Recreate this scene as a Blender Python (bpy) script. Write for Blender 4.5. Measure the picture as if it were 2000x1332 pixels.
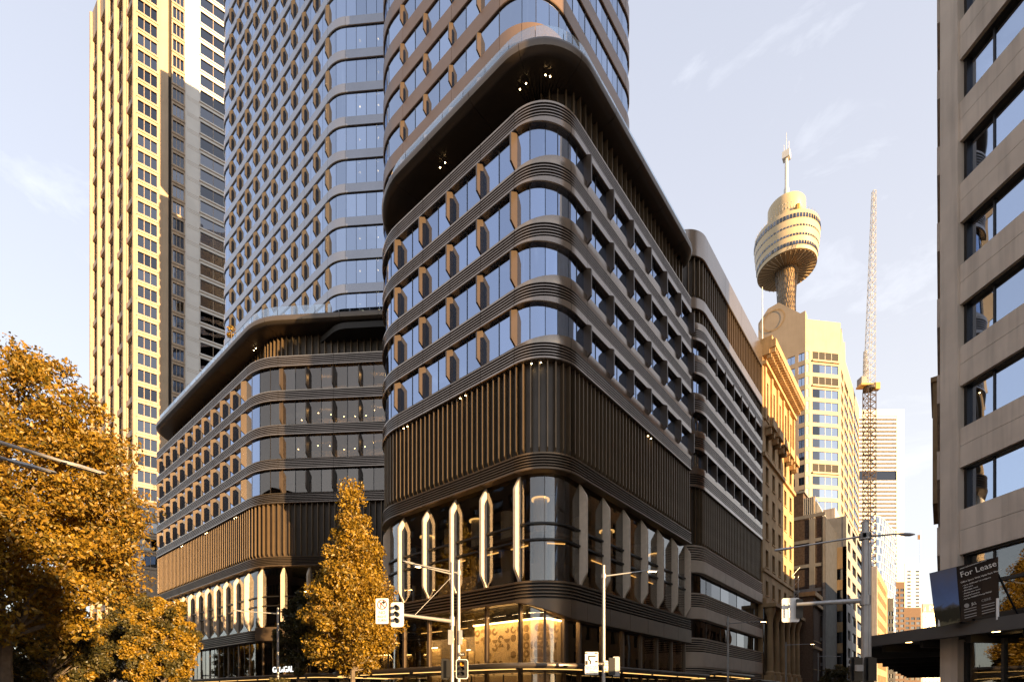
import bpy, bmesh, math, random
from mathutils import Vector, Matrix
R = math.radians
rnd = random.Random(7)

# ------------------------------------------------------------------ camera, sky, sun, exposure
scene = bpy.context.scene
for o in list(bpy.data.objects):
    bpy.data.objects.remove(o)
YAW = R(40.03)
EYE = 1.65
HOR = 1356.0                      # photo row of the horizon (shift lens, level camera)
cam = bpy.data.cameras.new('camera')
cam.lens = 18.0; cam.sensor_width = 36.0; cam.sensor_fit = 'HORIZONTAL'
cam.shift_y = (HOR - 666.0) / 2000.0
cam.clip_start = 0.1; cam.clip_end = 6000
camo = bpy.data.objects.new('camera', cam)
scene.collection.objects.link(camo)
camo.location = (0, 0, EYE)
camo.rotation_euler = (R(90), 0, YAW)
scene.camera = camo

SUN = Vector((0.994, -0.10, 0)).normalized()     # low sun shining down the cross street
SUN_EL = R(5.2)
sun_dir = Vector((SUN.x * math.cos(SUN_EL), SUN.y * math.cos(SUN_EL), math.sin(SUN_EL)))
world = bpy.data.worlds.new('World'); scene.world = world; world.use_nodes = True
wt = world.node_tree; wt.nodes.clear()
def wn(t, **kw):
    n = wt.nodes.new(t)
    for k, v in kw.items(): setattr(n, k, v)
    return n
sky = wn('ShaderNodeTexSky', sky_type='NISHITA', sun_disc=False, sun_elevation=SUN_EL,
         sun_rotation=math.atan2(sun_dir.x, sun_dir.y), air_density=1.0, dust_density=0.6, ozone_density=3.0, altitude=0)
tc = wn('ShaderNodeTexCoord')
# thin streaky cirrus, everywhere in the sky
mp = wn('ShaderNodeMapping'); mp.inputs['Scale'].default_value = (3.0, 3.0, 9.0); mp.inputs['Rotation'].default_value = (0.5, 0.35, 0.2)
no = wn('ShaderNodeTexNoise'); no.inputs['Scale'].default_value = 1.6; no.inputs['Detail'].default_value = 9; no.inputs['Roughness'].default_value = 0.62; no.inputs['Distortion'].default_value = 0.6
rp = wn('ShaderNodeValToRGB'); rp.color_ramp.elements[0].position = 0.58; rp.color_ramp.elements[1].position = 0.9
rp.color_ramp.elements[0].color = (0, 0, 0, 1); rp.color_ramp.elements[1].color = (0.17, 0.17, 0.17, 1)
mixc = wn('ShaderNodeMixRGB', blend_type='MIX'); mixc.inputs['Color2'].default_value = (6.5, 6.6, 6.8, 1)
bg = wn('ShaderNodeBackground'); bg.inputs['Strength'].default_value = 0.110
out = wn('ShaderNodeOutputWorld')
L = wt.links.new
L(tc.outputs['Generated'], mp.inputs['Vector']); L(mp.outputs['Vector'], no.inputs['Vector']); L(no.outputs['Fac'], rp.inputs['Fac'])
veil = wn('ShaderNodeMixRGB', blend_type='MIX'); veil.inputs['Fac'].default_value = 0.64      # thin veil of high cloud, whiter towards the horizon all round
sxyz = wn('ShaderNodeSeparateXYZ'); vr = wn('ShaderNodeValToRGB'); el = vr.color_ramp.elements
el[0].position = 0.0; el[0].color = (3.9, 3.62, 3.35, 1); el[1].position = 1.0; el[1].color = (2.2, 2.3, 2.7, 1)
for p_, c_ in ((0.3, (3.6, 3.42, 3.28, 1)), (0.62, (2.95, 2.92, 3.1, 1))):
    x_ = el.new(p_); x_.color = c_
L(tc.outputs['Generated'], sxyz.inputs[0]); L(sxyz.outputs['Z'], vr.inputs['Fac']); L(vr.outputs['Color'], veil.inputs['Color2'])
L(sky.outputs['Color'], veil.inputs['Color1']); L(veil.outputs['Color'], mixc.inputs['Color1']); L(rp.outputs['Color'], mixc.inputs['Fac'])
L(mixc.outputs['Color'], bg.inputs['Color']); L(bg.outputs['Background'], out.inputs['Surface'])

sl = bpy.data.lights.new('sun', 'SUN'); sl.energy = 5.0; sl.angle = R(0.5); sl.color = (1.0, 0.66, 0.32)
so = bpy.data.objects.new('sun', sl); scene.collection.objects.link(so)
so.rotation_euler = (-sun_dir).to_track_quat('-Z', 'Y').to_euler()

vs = scene.view_settings
vs.view_transform = 'Standard'; vs.look = 'None'; vs.exposure = 1.8; vs.gamma = 1.0; vs.use_curve_mapping = False
scene.cycles.use_denoising = True
scene.cycles.max_bounces = 6; scene.cycles.transparent_max_bounces = 12
scene.cycles.sample_clamp_indirect = 4.0
scene.cycles.caustics_reflective = False; scene.cycles.caustics_refractive = False

# ------------------------------------------------------------------ helpers
CR = Vector((math.cos(YAW), math.sin(YAW), 0)); CF = Vector((-math.sin(YAW), math.cos(YAW), 0))
def at(px, py, d):                       # a point d metres ahead seen at photo pixel px,py
    p = CR * ((px - 1000) / 1000 * d) + CF * d
    return Vector((p.x, p.y, EYE + (HOR - py) / 1000 * d))
def proj(p):
    x, y, z = p
    d = -x * math.sin(YAW) + y * math.cos(YAW)
    if d < 0.5: return (99999, 99999, d)
    xc = x * math.cos(YAW) + y * math.sin(YAW)
    return (1000 + 1000 * xc / d, HOR - 1000 * (z - EYE) / d, d)
def inview(pts, m=170):
    ps = [proj(p) for p in pts]
    return (max(p[0] for p in ps) > -m and min(p[0] for p in ps) < 2000 + m and max(p[1] for p in ps) > -m and min(p[1] for p in ps) < 1332 + m)
def parea(pts):
    ps = [proj(p) for p in pts]
    return (max(p[0] for p in ps) - min(p[0] for p in ps)) * (max(p[1] for p in ps) - min(p[1] for p in ps))

MATS = {}
def mat(name, col, rough=0.5, metal=0.0, noise=0.0, nscale=1.0, bump=0.0, bscale=20.0, var=0.0, spec=0.5, stretch=None, col2=None, streak=0.0):
    m = bpy.data.materials.new(name); m.use_nodes = True; nt = m.node_tree
    b = nt.nodes['Principled BSDF']
    b.inputs['Roughness'].default_value = rough; b.inputs['Metallic'].default_value = metal
    b.inputs['Specular IOR Level'].default_value = spec
    N = nt.nodes.new; K = nt.links.new
    rgb = N('ShaderNodeRGB'); rgb.outputs[0].default_value = (*col, 1); c = rgb.outputs[0]
    t = N('ShaderNodeTexCoord')
    if noise > 0:
        mpn = N('ShaderNodeMapping')
        if stretch: mpn.inputs['Scale'].default_value = stretch
        K(t.outputs['Object'], mpn.inputs['Vector'])
        n = N('ShaderNodeTexNoise'); n.inputs['Scale'].default_value = nscale; n.inputs['Detail'].default_value = 6
        K(mpn.outputs['Vector'], n.inputs['Vector'])
        mx = N('ShaderNodeMixRGB'); c2 = col2 or tuple(x * (1 - noise) for x in col)
        mr = N('ShaderNodeMapRange'); mr.inputs['From Min'].default_value = 0.35; mr.inputs['From Max'].default_value = 0.68
        K(n.outputs['Fac'], mr.inputs['Value']); K(mr.outputs['Result'], mx.inputs['Fac'])
        K(c, mx.inputs['Color1']); mx.inputs['Color2'].default_value = (*c2, 1); c = mx.outputs['Color']
        rr = N('ShaderNodeMapRange'); rr.inputs['To Min'].default_value = max(0.02, rough * 0.85); rr.inputs['To Max'].default_value = min(1, rough * 1.2)
        K(n.outputs['Fac'], rr.inputs['Value']); K(rr.outputs['Result'], b.inputs['Roughness'])
    if streak > 0:
        mp2 = N('ShaderNodeMapping'); mp2.inputs['Scale'].default_value = (2.2, 2.2, 0.12); K(t.outputs['Object'], mp2.inputs['Vector'])
        n2 = N('ShaderNodeTexNoise'); n2.inputs['Scale'].default_value = 1.3; n2.inputs['Detail'].default_value = 5; K(mp2.outputs['Vector'], n2.inputs['Vector'])
        r2 = N('ShaderNodeMapRange'); r2.inputs['From Min'].default_value = 0.45; r2.inputs['From Max'].default_value = 0.75
        r2.inputs['To Min'].default_value = 1.0; r2.inputs['To Max'].default_value = 1 - streak; K(n2.outputs['Fac'], r2.inputs['Value'])
        h2 = N('ShaderNodeHueSaturation'); K(r2.outputs['Result'], h2.inputs['Value']); K(c, h2.inputs['Color']); c = h2.outputs['Color']
    if var > 0:
        oi = N('ShaderNodeObjectInfo'); mr2 = N('ShaderNodeMapRange'); mr2.inputs['To Min'].default_value = 1 - var; mr2.inputs['To Max'].default_value = 1 + var
        K(oi.outputs['Random'], mr2.inputs['Value'])
        hs = N('ShaderNodeHueSaturation'); K(mr2.outputs['Result'], hs.inputs['Value']); K(c, hs.inputs['Color']); c = hs.outputs['Color']
    K(c, b.inputs['Base Color'])
    if bump > 0:
        nb = N('ShaderNodeTexNoise'); nb.inputs['Scale'].default_value = bscale; nb.inputs['Detail'].default_value = 4
        K(t.outputs['Object'], nb.inputs['Vector'])
        bp = N('ShaderNodeBump'); bp.inputs['Strength'].default_value = bump; bp.inputs['Distance'].default_value = 0.05
        K(nb.outputs['Fac'], bp.inputs['Height']); K(bp.outputs['Normal'], b.inputs['Normal'])
    MATS[name] = m; return m
def glass(name, tint, see, refl, rough=0.01, wav=0.02, wscale=0.35, fres=True, pv=0.16):
    """window glass: coated reflection over a see-through tint; every pane bows a little on its own"""
    m = bpy.data.materials.new(name); m.use_nodes = True; nt = m.node_tree; nt.nodes.clear()
    N = nt.nodes.new; K = nt.links.new
    o = N('ShaderNodeOutputMaterial'); tr = N('ShaderNodeBsdfTransparent'); tr.inputs[0].default_value = (*see, 1)
    gl = N('ShaderNodeBsdfGlossy'); gl.inputs['Color'].default_value = (*tint, 1); gl.inputs['Roughness'].default_value = rough
    t = N('ShaderNodeTexCoord'); oi = N('ShaderNodeObjectInfo'); ad = N('ShaderNodeVectorMath'); ad.operation = 'ADD'
    cx = N('ShaderNodeCombineXYZ'); ml = N('ShaderNodeMath'); ml.operation = 'MULTIPLY'; ml.inputs[1].default_value = 60
    K(oi.outputs['Random'], ml.inputs[0]); K(ml.outputs[0], cx.inputs[0]); K(ml.outputs[0], cx.inputs[2])
    K(t.outputs['Object'], ad.inputs[0]); K(cx.outputs[0], ad.inputs[1])
    n = N('ShaderNodeTexNoise'); n.inputs['Scale'].default_value = wscale; n.inputs['Detail'].default_value = 1
    K(ad.outputs[0], n.inputs['Vector'])
    bp = N('ShaderNodeBump'); bp.inputs['Strength'].default_value = 1.0; bp.inputs['Distance'].default_value = wav
    K(n.outputs['Fac'], bp.inputs['Height']); K(bp.outputs['Normal'], gl.inputs['Normal'])
    hv = N('ShaderNodeHueSaturation'); hv.inputs['Color'].default_value = (*tint, 1); hr = N('ShaderNodeMapRange'); hr.inputs['To Min'].default_value = 1 - pv; hr.inputs['To Max'].default_value = 1 + pv * 0.6
    K(oi.outputs['Random'], hr.inputs['Value']); K(hr.outputs['Result'], hv.inputs['Value']); K(hv.outputs['Color'], gl.inputs['Color'])
    mx = N('ShaderNodeMixShader')
    if fres:
        lw = N('ShaderNodeLayerWeight'); lw.inputs['Blend'].default_value = 0.5; pw = N('ShaderNodeMath'); pw.operation = 'POWER'; pw.inputs[1].default_value = 4.0; K(lw.outputs['Facing'], pw.inputs[0])
        mr = N('ShaderNodeMapRange'); mr.inputs['To Min'].default_value = refl; mr.inputs['To Max'].default_value = 0.98
        K(pw.outputs[0], mr.inputs['Value']); K(mr.outputs['Result'], mx.inputs[0])
    else:
        mx.inputs[0].default_value = refl
    K(tr.outputs[0], mx.inputs[1]); K(gl.outputs[0], mx.inputs[2]); K(mx.outputs[0], o.inputs['Surface'])
    MATS[name] = m; return m
def emit(name, col, s):
    m = bpy.data.materials.new(name); m.use_nodes = True; nt = m.node_tree; nt.nodes.clear()
    e = nt.nodes.new('ShaderNodeEmission'); e.inputs[0].default_value = (*col, 1); e.inputs[1].default_value = s
    o = nt.nodes.new('ShaderNodeOutputMaterial'); nt.links.new(e.outputs[0], o.inputs[0]); MATS[name] = m; return m
def leafmat(name, c1, c2, trans=0.35):
    m = bpy.data.materials.new(name); m.use_nodes = True; nt = m.node_tree; nt.nodes.clear(); N = nt.nodes.new; K = nt.links.new
    o = N('ShaderNodeOutputMaterial'); d = N('ShaderNodeBsdfDiffuse'); tl = N('ShaderNodeBsdfTranslucent'); g = N('ShaderNodeBsdfGlossy'); g.inputs['Roughness'].default_value = 0.45
    ge = N('ShaderNodeNewGeometry'); rp_ = N('ShaderNodeValToRGB')
    rp_.color_ramp.elements[0].color = (*c1, 1); rp_.color_ramp.elements[1].color = (*c2, 1)
    e3 = rp_.color_ramp.elements.new(0.55); e3.color = (c1[0] * 0.35 + c2[0] * 0.62, c1[1] * 0.30 + c2[1] * 0.58, c1[2] * 0.8, 1)
    K(ge.outputs['Random Per Island'], rp_.inputs['Fac'])
    K(rp_.outputs['Color'], d.inputs[0]); K(rp_.outputs['Color'], tl.inputs[0])
    m1 = N('ShaderNodeMixShader'); m1.inputs[0].default_value = trans; K(d.outputs[0], m1.inputs[1]); K(tl.outputs[0], m1.inputs[2])
    m2 = N('ShaderNodeMixShader'); m2.inputs[0].default_value = 0.04; K(m1.outputs[0], m2.inputs[1]); K(g.outputs[0], m2.inputs[2])
    K(m2.outputs[0], o.inputs[0]); MATS[name] = m; return m

ROOT = {}          # object -> world position its children's vertices are relative to
COL = scene.collection
def tag(o, label=None, cat=None, group=None, kind=None):
    if label: o['label'] = label
    if cat: o['category'] = cat
    if group: o['group'] = group
    if kind: o['kind'] = kind
    return o
def thing(name, loc, label, cat, group=None):
    o = bpy.data.objects.new(name, None); o.empty_display_size = 0.5; COL.objects.link(o)
    o.location = loc; ROOT[o] = Vector(loc)
    return tag(o, label, cat, group)
def link(name, me, parent=None, loc=None, rz=0.0, scale=None, kind=None):
    o = bpy.data.objects.new(name, me); COL.objects.link(o)
    if parent is not None:
        o.parent = parent; base = ROOT[parent]; ROOT[o] = base
    else:
        base = Vector((0, 0, 0)); ROOT[o] = Vector(loc) if loc is not None else base
    if loc is not None:
        # sub-parts hang under a part that sits at its thing's origin
        o.location = Vector(loc) - base
    if rz: o.rotation_euler = (0, 0, rz)
    if scale: o.scale = scale
    if kind: o['kind'] = kind
    return o
class MB:
    def __init__(s): s.v = []; s.f = []; s.fm = {}
    def add(s, vs, fs):
        b = len(s.v); s.v.extend([tuple(v) for v in vs]); s.f.extend([tuple(b + i for i in f) for f in fs]); return s
    def box(s, x0, x1, y0, y1, z0, z1):
        return s.add([(x0, y0, z0), (x1, y0, z0), (x1, y1, z0), (x0, y1, z0), (x0, y0, z1), (x1, y0, z1), (x1, y1, z1), (x0, y1, z1)],
                     [(0, 3, 2, 1), (4, 5, 6, 7), (0, 1, 5, 4), (1, 2, 6, 5), (2, 3, 7, 6), (3, 0, 4, 7)])
    def prism(s, poly, z0, z1):
        n = len(poly)
        vs = [(p[0], p[1], z0) for p in poly] + [(p[0], p[1], z1) for p in poly]
        fs = [tuple(range(n - 1, -1, -1)), tuple(range(n, 2 * n))] + [(i, (i + 1) % n, n + (i + 1) % n, n + i) for i in range(n)]
        return s.add(vs, fs)
    def tube(s, p0, p1, r0, r1=None, n=10):
        p0 = Vector(p0); p1 = Vector(p1); r1 = r0 if r1 is None else r1
        d = (p1 - p0).normalized(); a = d.orthogonal().normalized(); b = d.cross(a)
        vs = []
        for p, r in ((p0, r0), (p1, r1)):
            for i in range(n):
                t = 2 * math.pi * i / n; vs.append(p + (a * math.cos(t) + b * math.sin(t)) * r)
        fs = [(i, (i + 1) % n, n + (i + 1) % n, n + i) for i in range(n)] + [tuple(range(n - 1, -1, -1)), tuple(range(n, 2 * n))]
        return s.add(vs, fs)
    def lathe(s, prof, cx, cy, n=32, a0=0.0):
        vs = []; fs = []; m = len(prof)
        for i in range(n):
            t = a0 + 2 * math.pi * i / n
            for r, z in prof: vs.append((cx + r * math.cos(t), cy + r * math.sin(t), z))
        for i in range(n):
            j = (i + 1) % n
            for k in range(m - 1): fs.append((i * m + k, j * m + k, j * m + k + 1, i * m + k + 1))
        return s.add(vs, fs)
    def sweep(s, path, s0, s1, prof, caps=True, dark=None):
        """prof: list of (out, z), closed ring, or a function of the path position"""
        ss = path.samples(s0, s1); rows = []
        for q in ss:
            p, n = path.pos(q); pr = prof(q) if callable(prof) else prof
            rows.append([(p.x + n.x * o_, p.y + n.y * o_, z) for o_, z in pr])
        m = len(rows[0]); vs = [v for r in rows for v in r]; fs = []
        for i in range(len(rows) - 1):
            for k in range(m):
                k2 = (k + 1) % m; fs.append((i * m + k, i * m + k2, (i + 1) * m + k2, (i + 1) * m + k))
                if dark and dark(rows, k, prof(ss[i]) if callable(prof) else prof): s.fm[len(s.f) + len(fs) - 1] = 1
        if caps:
            fs.append(tuple(range(m - 1, -1, -1))); b = (len(rows) - 1) * m; fs.append(tuple(range(b, b + m)))
        return s.add(vs, fs)
    def fan(s, pts, z, up=True):
        n = len(pts); return s.add([(p[0], p[1], z) for p in pts], [tuple(range(n)) if up else tuple(range(n - 1, -1, -1))])
    def mesh(s, name, m, base=Vector((0, 0, 0)), smooth=False):
        me = bpy.data.meshes.new(name)
        me.from_pydata([(v[0] - base.x, v[1] - base.y, v[2] - base.z) for v in s.v], [], s.f)
        if m: me.materials.append(MATS[m] if isinstance(m, str) else m)
        if s.fm:
            me.materials.append(MATS['groove_shade'])
            for i in s.fm: me.polygons[i].material_index = 1
        if smooth:
            for p in me.polygons: p.use_smooth = True
            me.set_sharp_from_angle(angle=R(32))
        me.update(); return me
    def build(s, name, m, parent=None, smooth=False, kind=None, loc=None):
        base = ROOT[parent] if parent is not None else (Vector(loc) if loc is not None else Vector((0, 0, 0)))
        me = s.mesh(name, m, base, smooth)
        o = link(name, me, parent, kind=kind)
        if parent is None and loc is not None: o.location = loc; ROOT[o] = Vector(loc)
        return o
class Path:
    """plan line with rounded corners; the outside is on the right of the direction of travel"""
    def __init__(s, pts, rad):
        P = [Vector((p[0], p[1])) for p in pts]; s.seg = []; cur = P[0]; s.len = 0; s.brk = []
        for i in range(1, len(P)):
            r = rad[i] if i < len(P) - 1 else 0
            if r > 0:
                a = (P[i] - P[i - 1]).normalized(); b = (P[i + 1] - P[i]).normalized()
                cr = a.x * b.y - a.y * b.x; ang = math.atan2(cr, a.dot(b)); t = r * math.tan(abs(ang) / 2)
                e = P[i] - a * t; s._line(cur, e)
                nl = Vector((-a.y, a.x)) * (1 if ang > 0 else -1); c = e + nl * r
                a0 = math.atan2(e.y - c.y, e.x - c.x); s.seg.append(('A', c, r, a0, ang, s.len, r * abs(ang))); s.brk.append((s.len, s.len + r * abs(ang))); s.len += r * abs(ang)
                cur = P[i] + b * t
            else:
                s._line(cur, P[i]); cur = P[i]
    def _line(s, a, b):
        l = (b - a).length
        if l > 1e-6: s.seg.append(('L', a, (b - a) / l, 0, 0, s.len, l)); s.len += l
    def pos(s, q):
        q = max(0, min(s.len, q)); sg = s.seg[-1]
        for g in s.seg:
            if q <= g[5] + g[6] + 1e-9: sg = g; break
        if sg[0] == 'L':
            d = sg[2]; return sg[1] + d * (q - sg[5]), Vector((d.y, -d.x))
        _, c, r, a0, ang, st, ln = sg; a = a0 + ang * (q - st) / ln
        n = Vector((math.cos(a), math.sin(a))); p = c + n * r
        return p, (n if ang > 0 else -n)
    def samples(s, s0, s1, da=6.0):
        out_ = [s0]
        for g in s.seg:
            a, b = g[5], g[5] + g[6]
            if g[0] == 'A':
                lo, hi = max(a, s0), min(b, s1)
                if hi > lo:
                    n = max(1, int(math.ceil(math.degrees(abs(g[4])) * (hi - lo) / g[6] / da)))
                    out_ += [lo + (hi - lo) * i / n for i in range(n + 1)]
            elif s0 < b < s1: out_.append(b)
        out_.append(s1); res = []
        for q in sorted(out_):
            if not res or q - res[-1] > 1e-5: res.append(q)
        return res
    def near(s, x=None, y=None, first=False):
        """path position on the last (or first) straight run that crosses x or y"""
        for g in (s.seg if first else reversed(s.seg)):
            if g[0] != 'L': continue
            d = g[2]
            if x is not None and abs(d.x) > 0.9:
                q = (x - g[1].x) / d.x
                if -0.01 <= q <= g[6] + 0.01: return g[5] + q
            if y is not None and abs(d.y) > 0.9:
                q = (y - g[1].y) / d.y
                if -0.01 <= q <= g[6] + 0.01: return g[5] + q
        return None
    def poly(s, off=0.0, s0=0.0, s1=None):
        r = []
        for q in s.samples(s0, s.len if s1 is None else s1):
            p, n = s.pos(q); r.append((p.x + n.x * off, p.y + n.y * off))
        return r
def ringbox(o0, o1, z0, z1): return [(o0, z0), (o1, z0), (o1, z1), (o0, z1)]
POOL = {}
def piece(parent, name, mb, m, smooth=False):
    """a single piece of a facade; kept apart until flush() decides which show largest"""
    if not inview(mb.v): return
    POOL.setdefault((parent, name, m), []).append((parea(mb.v), mb, smooth))
def flush(limit=300):
    for (parent, name, m), lst in POOL.items():
        lst.sort(key=lambda t: -t[0])
        for a, mb, sm in lst[:limit]: mb.build(name, m, parent, smooth=sm)
        if len(lst) > limit:
            M = MB()
            for a, mb, sm in lst[limit:]: M.add(mb.v, mb.f)
            M.build(name, m, parent, smooth=lst[0][2], kind='stuff')
    POOL.clear()
SHARED = {}
def shared(key, fn):
    if key not in SHARED: SHARED[key] = fn()
    return SHARED[key]
def finmesh(key, m, prof, th):
    """plate fin: side outline (out, z) extruded sideways; origin at its foot on the glass"""
    def mk():
        M = MB(); n = len(prof)
        M.add([(-th / 2, -p[0], p[1]) for p in prof] + [(th / 2, -p[0], p[1]) for p in prof],
              [tuple(range(n)), tuple(range(2 * n - 1, n - 1, -1))] + [(i, n + i, n + (i + 1) % n, (i + 1) % n) for i in range(n)])
        return M.mesh(key, m)
    return shared(key, mk)
def place(parent, name, me, path, q, off, z, flip=0.0):
    p, n = path.pos(q); rz = math.atan2(n.x, -n.y)
    loc = (p.x + n.x * off, p.y + n.y * off, z)
    h = max(v.co.z for v in me.vertices)
    if not inview([loc, (loc[0], loc[1], z + h)]): return None
    return link(name, me, parent, loc, rz + flip)
def txt(s_, size, m, parent, loc, rot, ex=0.004, align='CENTER', name='lettering'):
    cu = bpy.data.curves.new('lettering', 'FONT'); cu.body = s_; cu.size = size; cu.extrude = ex; cu.align_x = align; cu.align_y = 'CENTER'
    cu.resolution_u = 3
    t = bpy.data.objects.new('lettering', cu); me = t.to_mesh().copy(); t.to_mesh_clear(); bpy.data.objects.remove(t); bpy.data.curves.remove(cu)
    me.materials.clear(); me.materials.append(MATS[m])
    o = link(name, me, parent, loc)
    o.rotation_euler = rot if not isinstance(rot, Matrix) else rot.to_euler(); return o

# ------------------------------------------------------------------ materials
mat('bronze_rib', (0.160, 0.115, 0.078), 0.38, 0.55, noise=0.15, nscale=0.6)
mat('bronze_flat', (0.175, 0.150, 0.130), 0.30, 0.75, noise=0.12, nscale=0.5, streak=0.12)
mat('bronze_tower', (0.225, 0.150, 0.105), 0.36, 0.5, noise=0.10, nscale=0.4)
mat('bronze_fin', (0.105, 0.078, 0.058), 0.36, 0.45, noise=0.15, nscale=0.8, var=0.06)
mat('bronze_dark', (0.070, 0.054, 0.040), 0.45, 0.35, noise=0.2, nscale=0.7)
mat('louvre', (0.190, 0.132, 0.078), 0.38, 0.55, noise=0.15, nscale=0.8, var=0.06)
mat('soffit', (0.075, 0.056, 0.042), 0.42, 0.3, noise=0.2, nscale=0.3)
mat('stone_fin', (0.62, 0.505, 0.39), 0.7, 0.0, noise=0.12, nscale=2.5, bump=0.1, bscale=30, var=0.04)
mat('frame_dark', (0.020, 0.018, 0.017), 0.4, 0.3)
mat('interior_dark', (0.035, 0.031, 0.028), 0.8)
mat('interior_wall', (0.22, 0.18, 0.14), 0.8, noise=0.2, nscale=0.5)
mat('column_white', (0.62, 0.57, 0.50), 0.6)
mat('curtain', (0.72, 0.60, 0.42), 0.9, noise=0.25, nscale=3, stretch=(6, 6, 0.2))
glass('glass_sky', (0.46, 0.57, 0.80), (0.45, 0.45, 0.45), 0.68, wav=0.018)
glass('glass_tower', (0.54, 0.64, 0.82), (0.45, 0.45, 0.45), 0.72, wav=0.016)
glass('glass_clear', (0.78, 0.80, 0.82), (0.72, 0.68, 0.62), 0.16, wav=0.015)
glass('glass_rail', (0.85, 0.92, 1.0), (0.84, 0.89, 0.91), 0.26, wav=0.003)
glass('glass_office', (0.46, 0.47, 0.50), (0.10, 0.10, 0.10), 0.40, wav=0.02, pv=0.45)
glass('glass_bay', (0.40, 0.37, 0.34), (0.72, 0.66, 0.58), 0.34, wav=0.02)
glass('glass_light', (0.80, 0.86, 0.95), (0.2, 0.2, 0.22), 0.70, wav=0.01)
mat('granite', (0.43, 0.325, 0.225), 0.6, noise=0.15, nscale=1.2, bump=0.05, bscale=15, streak=0.25)
mat('beige_panel', (0.46, 0.345, 0.225), 0.55, noise=0.10, nscale=0.3, streak=0.08)
mat('sandstone', (0.48, 0.32, 0.165), 0.85, noise=0.25, nscale=0.6, bump=0.2, bscale=5, streak=0.22)
mat('concrete', (0.64, 0.545, 0.45), 0.8, noise=0.14, nscale=0.8, bump=0.25, bscale=40, streak=0.30)
mat('concrete_grey', (0.30, 0.29, 0.28), 0.85, noise=0.18, nscale=0.6, bump=0.15, bscale=10, streak=0.2)
mat('white_panel', (0.70, 0.67, 0.62), 0.6, noise=0.08, nscale=0.4)
mat('gold_panel', (0.58, 0.45, 0.27), 0.40, 0.15, noise=0.08, nscale=0.2)
mat('brick_dark', (0.115, 0.075, 0.055), 0.9, noise=0.45, nscale=3.0, bump=0.4, bscale=8)
mat('brick_brown', (0.16, 0.10, 0.065), 0.9, noise=0.35, nscale=4.0, bump=0.4, bscale=10)
mat('black_paint', (0.012, 0.012, 0.013), 0.45)
mat('black_wall', (0.020, 0.018, 0.017), 0.7, noise=0.3, nscale=1)
mat('galvanised', (0.42, 0.41, 0.40), 0.42, 0.55, noise=0.15, nscale=3)
mat('grey_paint', (0.34, 0.33, 0.32), 0.5, noise=0.1, nscale=2)
mat('white_sign', (0.80, 0.79, 0.75), 0.4)
mat('red_sign', (0.55, 0.03, 0.03), 0.4)
mat('lens_dark', (0.02, 0.02, 0.02), 0.15)
mat('lens_amber', (0.55, 0.22, 0.02), 0.2)
mat('crane_yellow', (0.42, 0.25, 0.05), 0.5, noise=0.2, nscale=2)
mat('crane_white', (0.60, 0.57, 0.52), 0.5)
mat('asphalt', (0.050, 0.050, 0.052), 0.85, noise=0.3, nscale=1.5, bump=0.4, bscale=60)
mat('paving', (0.22, 0.21, 0.20), 0.8, noise=0.25, nscale=1.0, bump=0.2, bscale=20)
mat('kerb_stone', (0.30, 0.29, 0.27), 0.8, noise=0.2, nscale=2)
mat('line_paint', (0.75, 0.75, 0.72), 0.6)
mat('bark', (0.17, 0.13, 0.095), 0.9, noise=0.4, nscale=3, bump=0.5, bscale=12)
leafmat('leaf_plane', (0.10, 0.092, 0.022), (0.42, 0.245, 0.026), 0.45)
leafmat('leaf_gold', (0.17, 0.125, 0.018), (0.46, 0.28, 0.026), 0.42)
leafmat('leaf_dark', (0.045, 0.048, 0.018), (0.115, 0.092, 0.028), 0.3)
emit('warm_light', (1.0, 0.62, 0.22), 5.0)
emit('warm_strip', (1.0, 0.55, 0.16), 0.8)
emit('cove_light', (1.0, 0.66, 0.26), 10.0)
emit('warm_spot', (1.0, 0.72, 0.35), 12.0)
emit('street_light', (1.0, 0.62, 0.24), 7.0)
emit('lit_letter', (1.0, 0.97, 0.92), 0.5)
mat('blind', (0.62, 0.58, 0.52), 0.8, noise=0.1, nscale=2)
mat('tower_fin', (0.062, 0.052, 0.044), 0.4, 0.35, var=0.08)  # darker copy of bronze_fin: dims the sunlit fin sides by colour
emit('ring_light', (1.0, 0.60, 0.20), 0.7)
mat('bronze_band', (0.335, 0.278, 0.232), 0.23, 0.85, noise=0.12, nscale=0.5, streak=0.1)
mat('bronze_sky_reflect', (0.35, 0.355, 0.38), 0.22, 0.9, noise=0.08, nscale=0.4)  # blue of the sky reflected in the bands, put into the base colour
mat('stone_band', (0.60, 0.50, 0.40), 0.6, 0.0, noise=0.1, nscale=1)
mat('grey_dark', (0.075, 0.072, 0.070), 0.5, noise=0.15, nscale=1)
mat('board_black', (0.022, 0.018, 0.017), 0.25)
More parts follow.
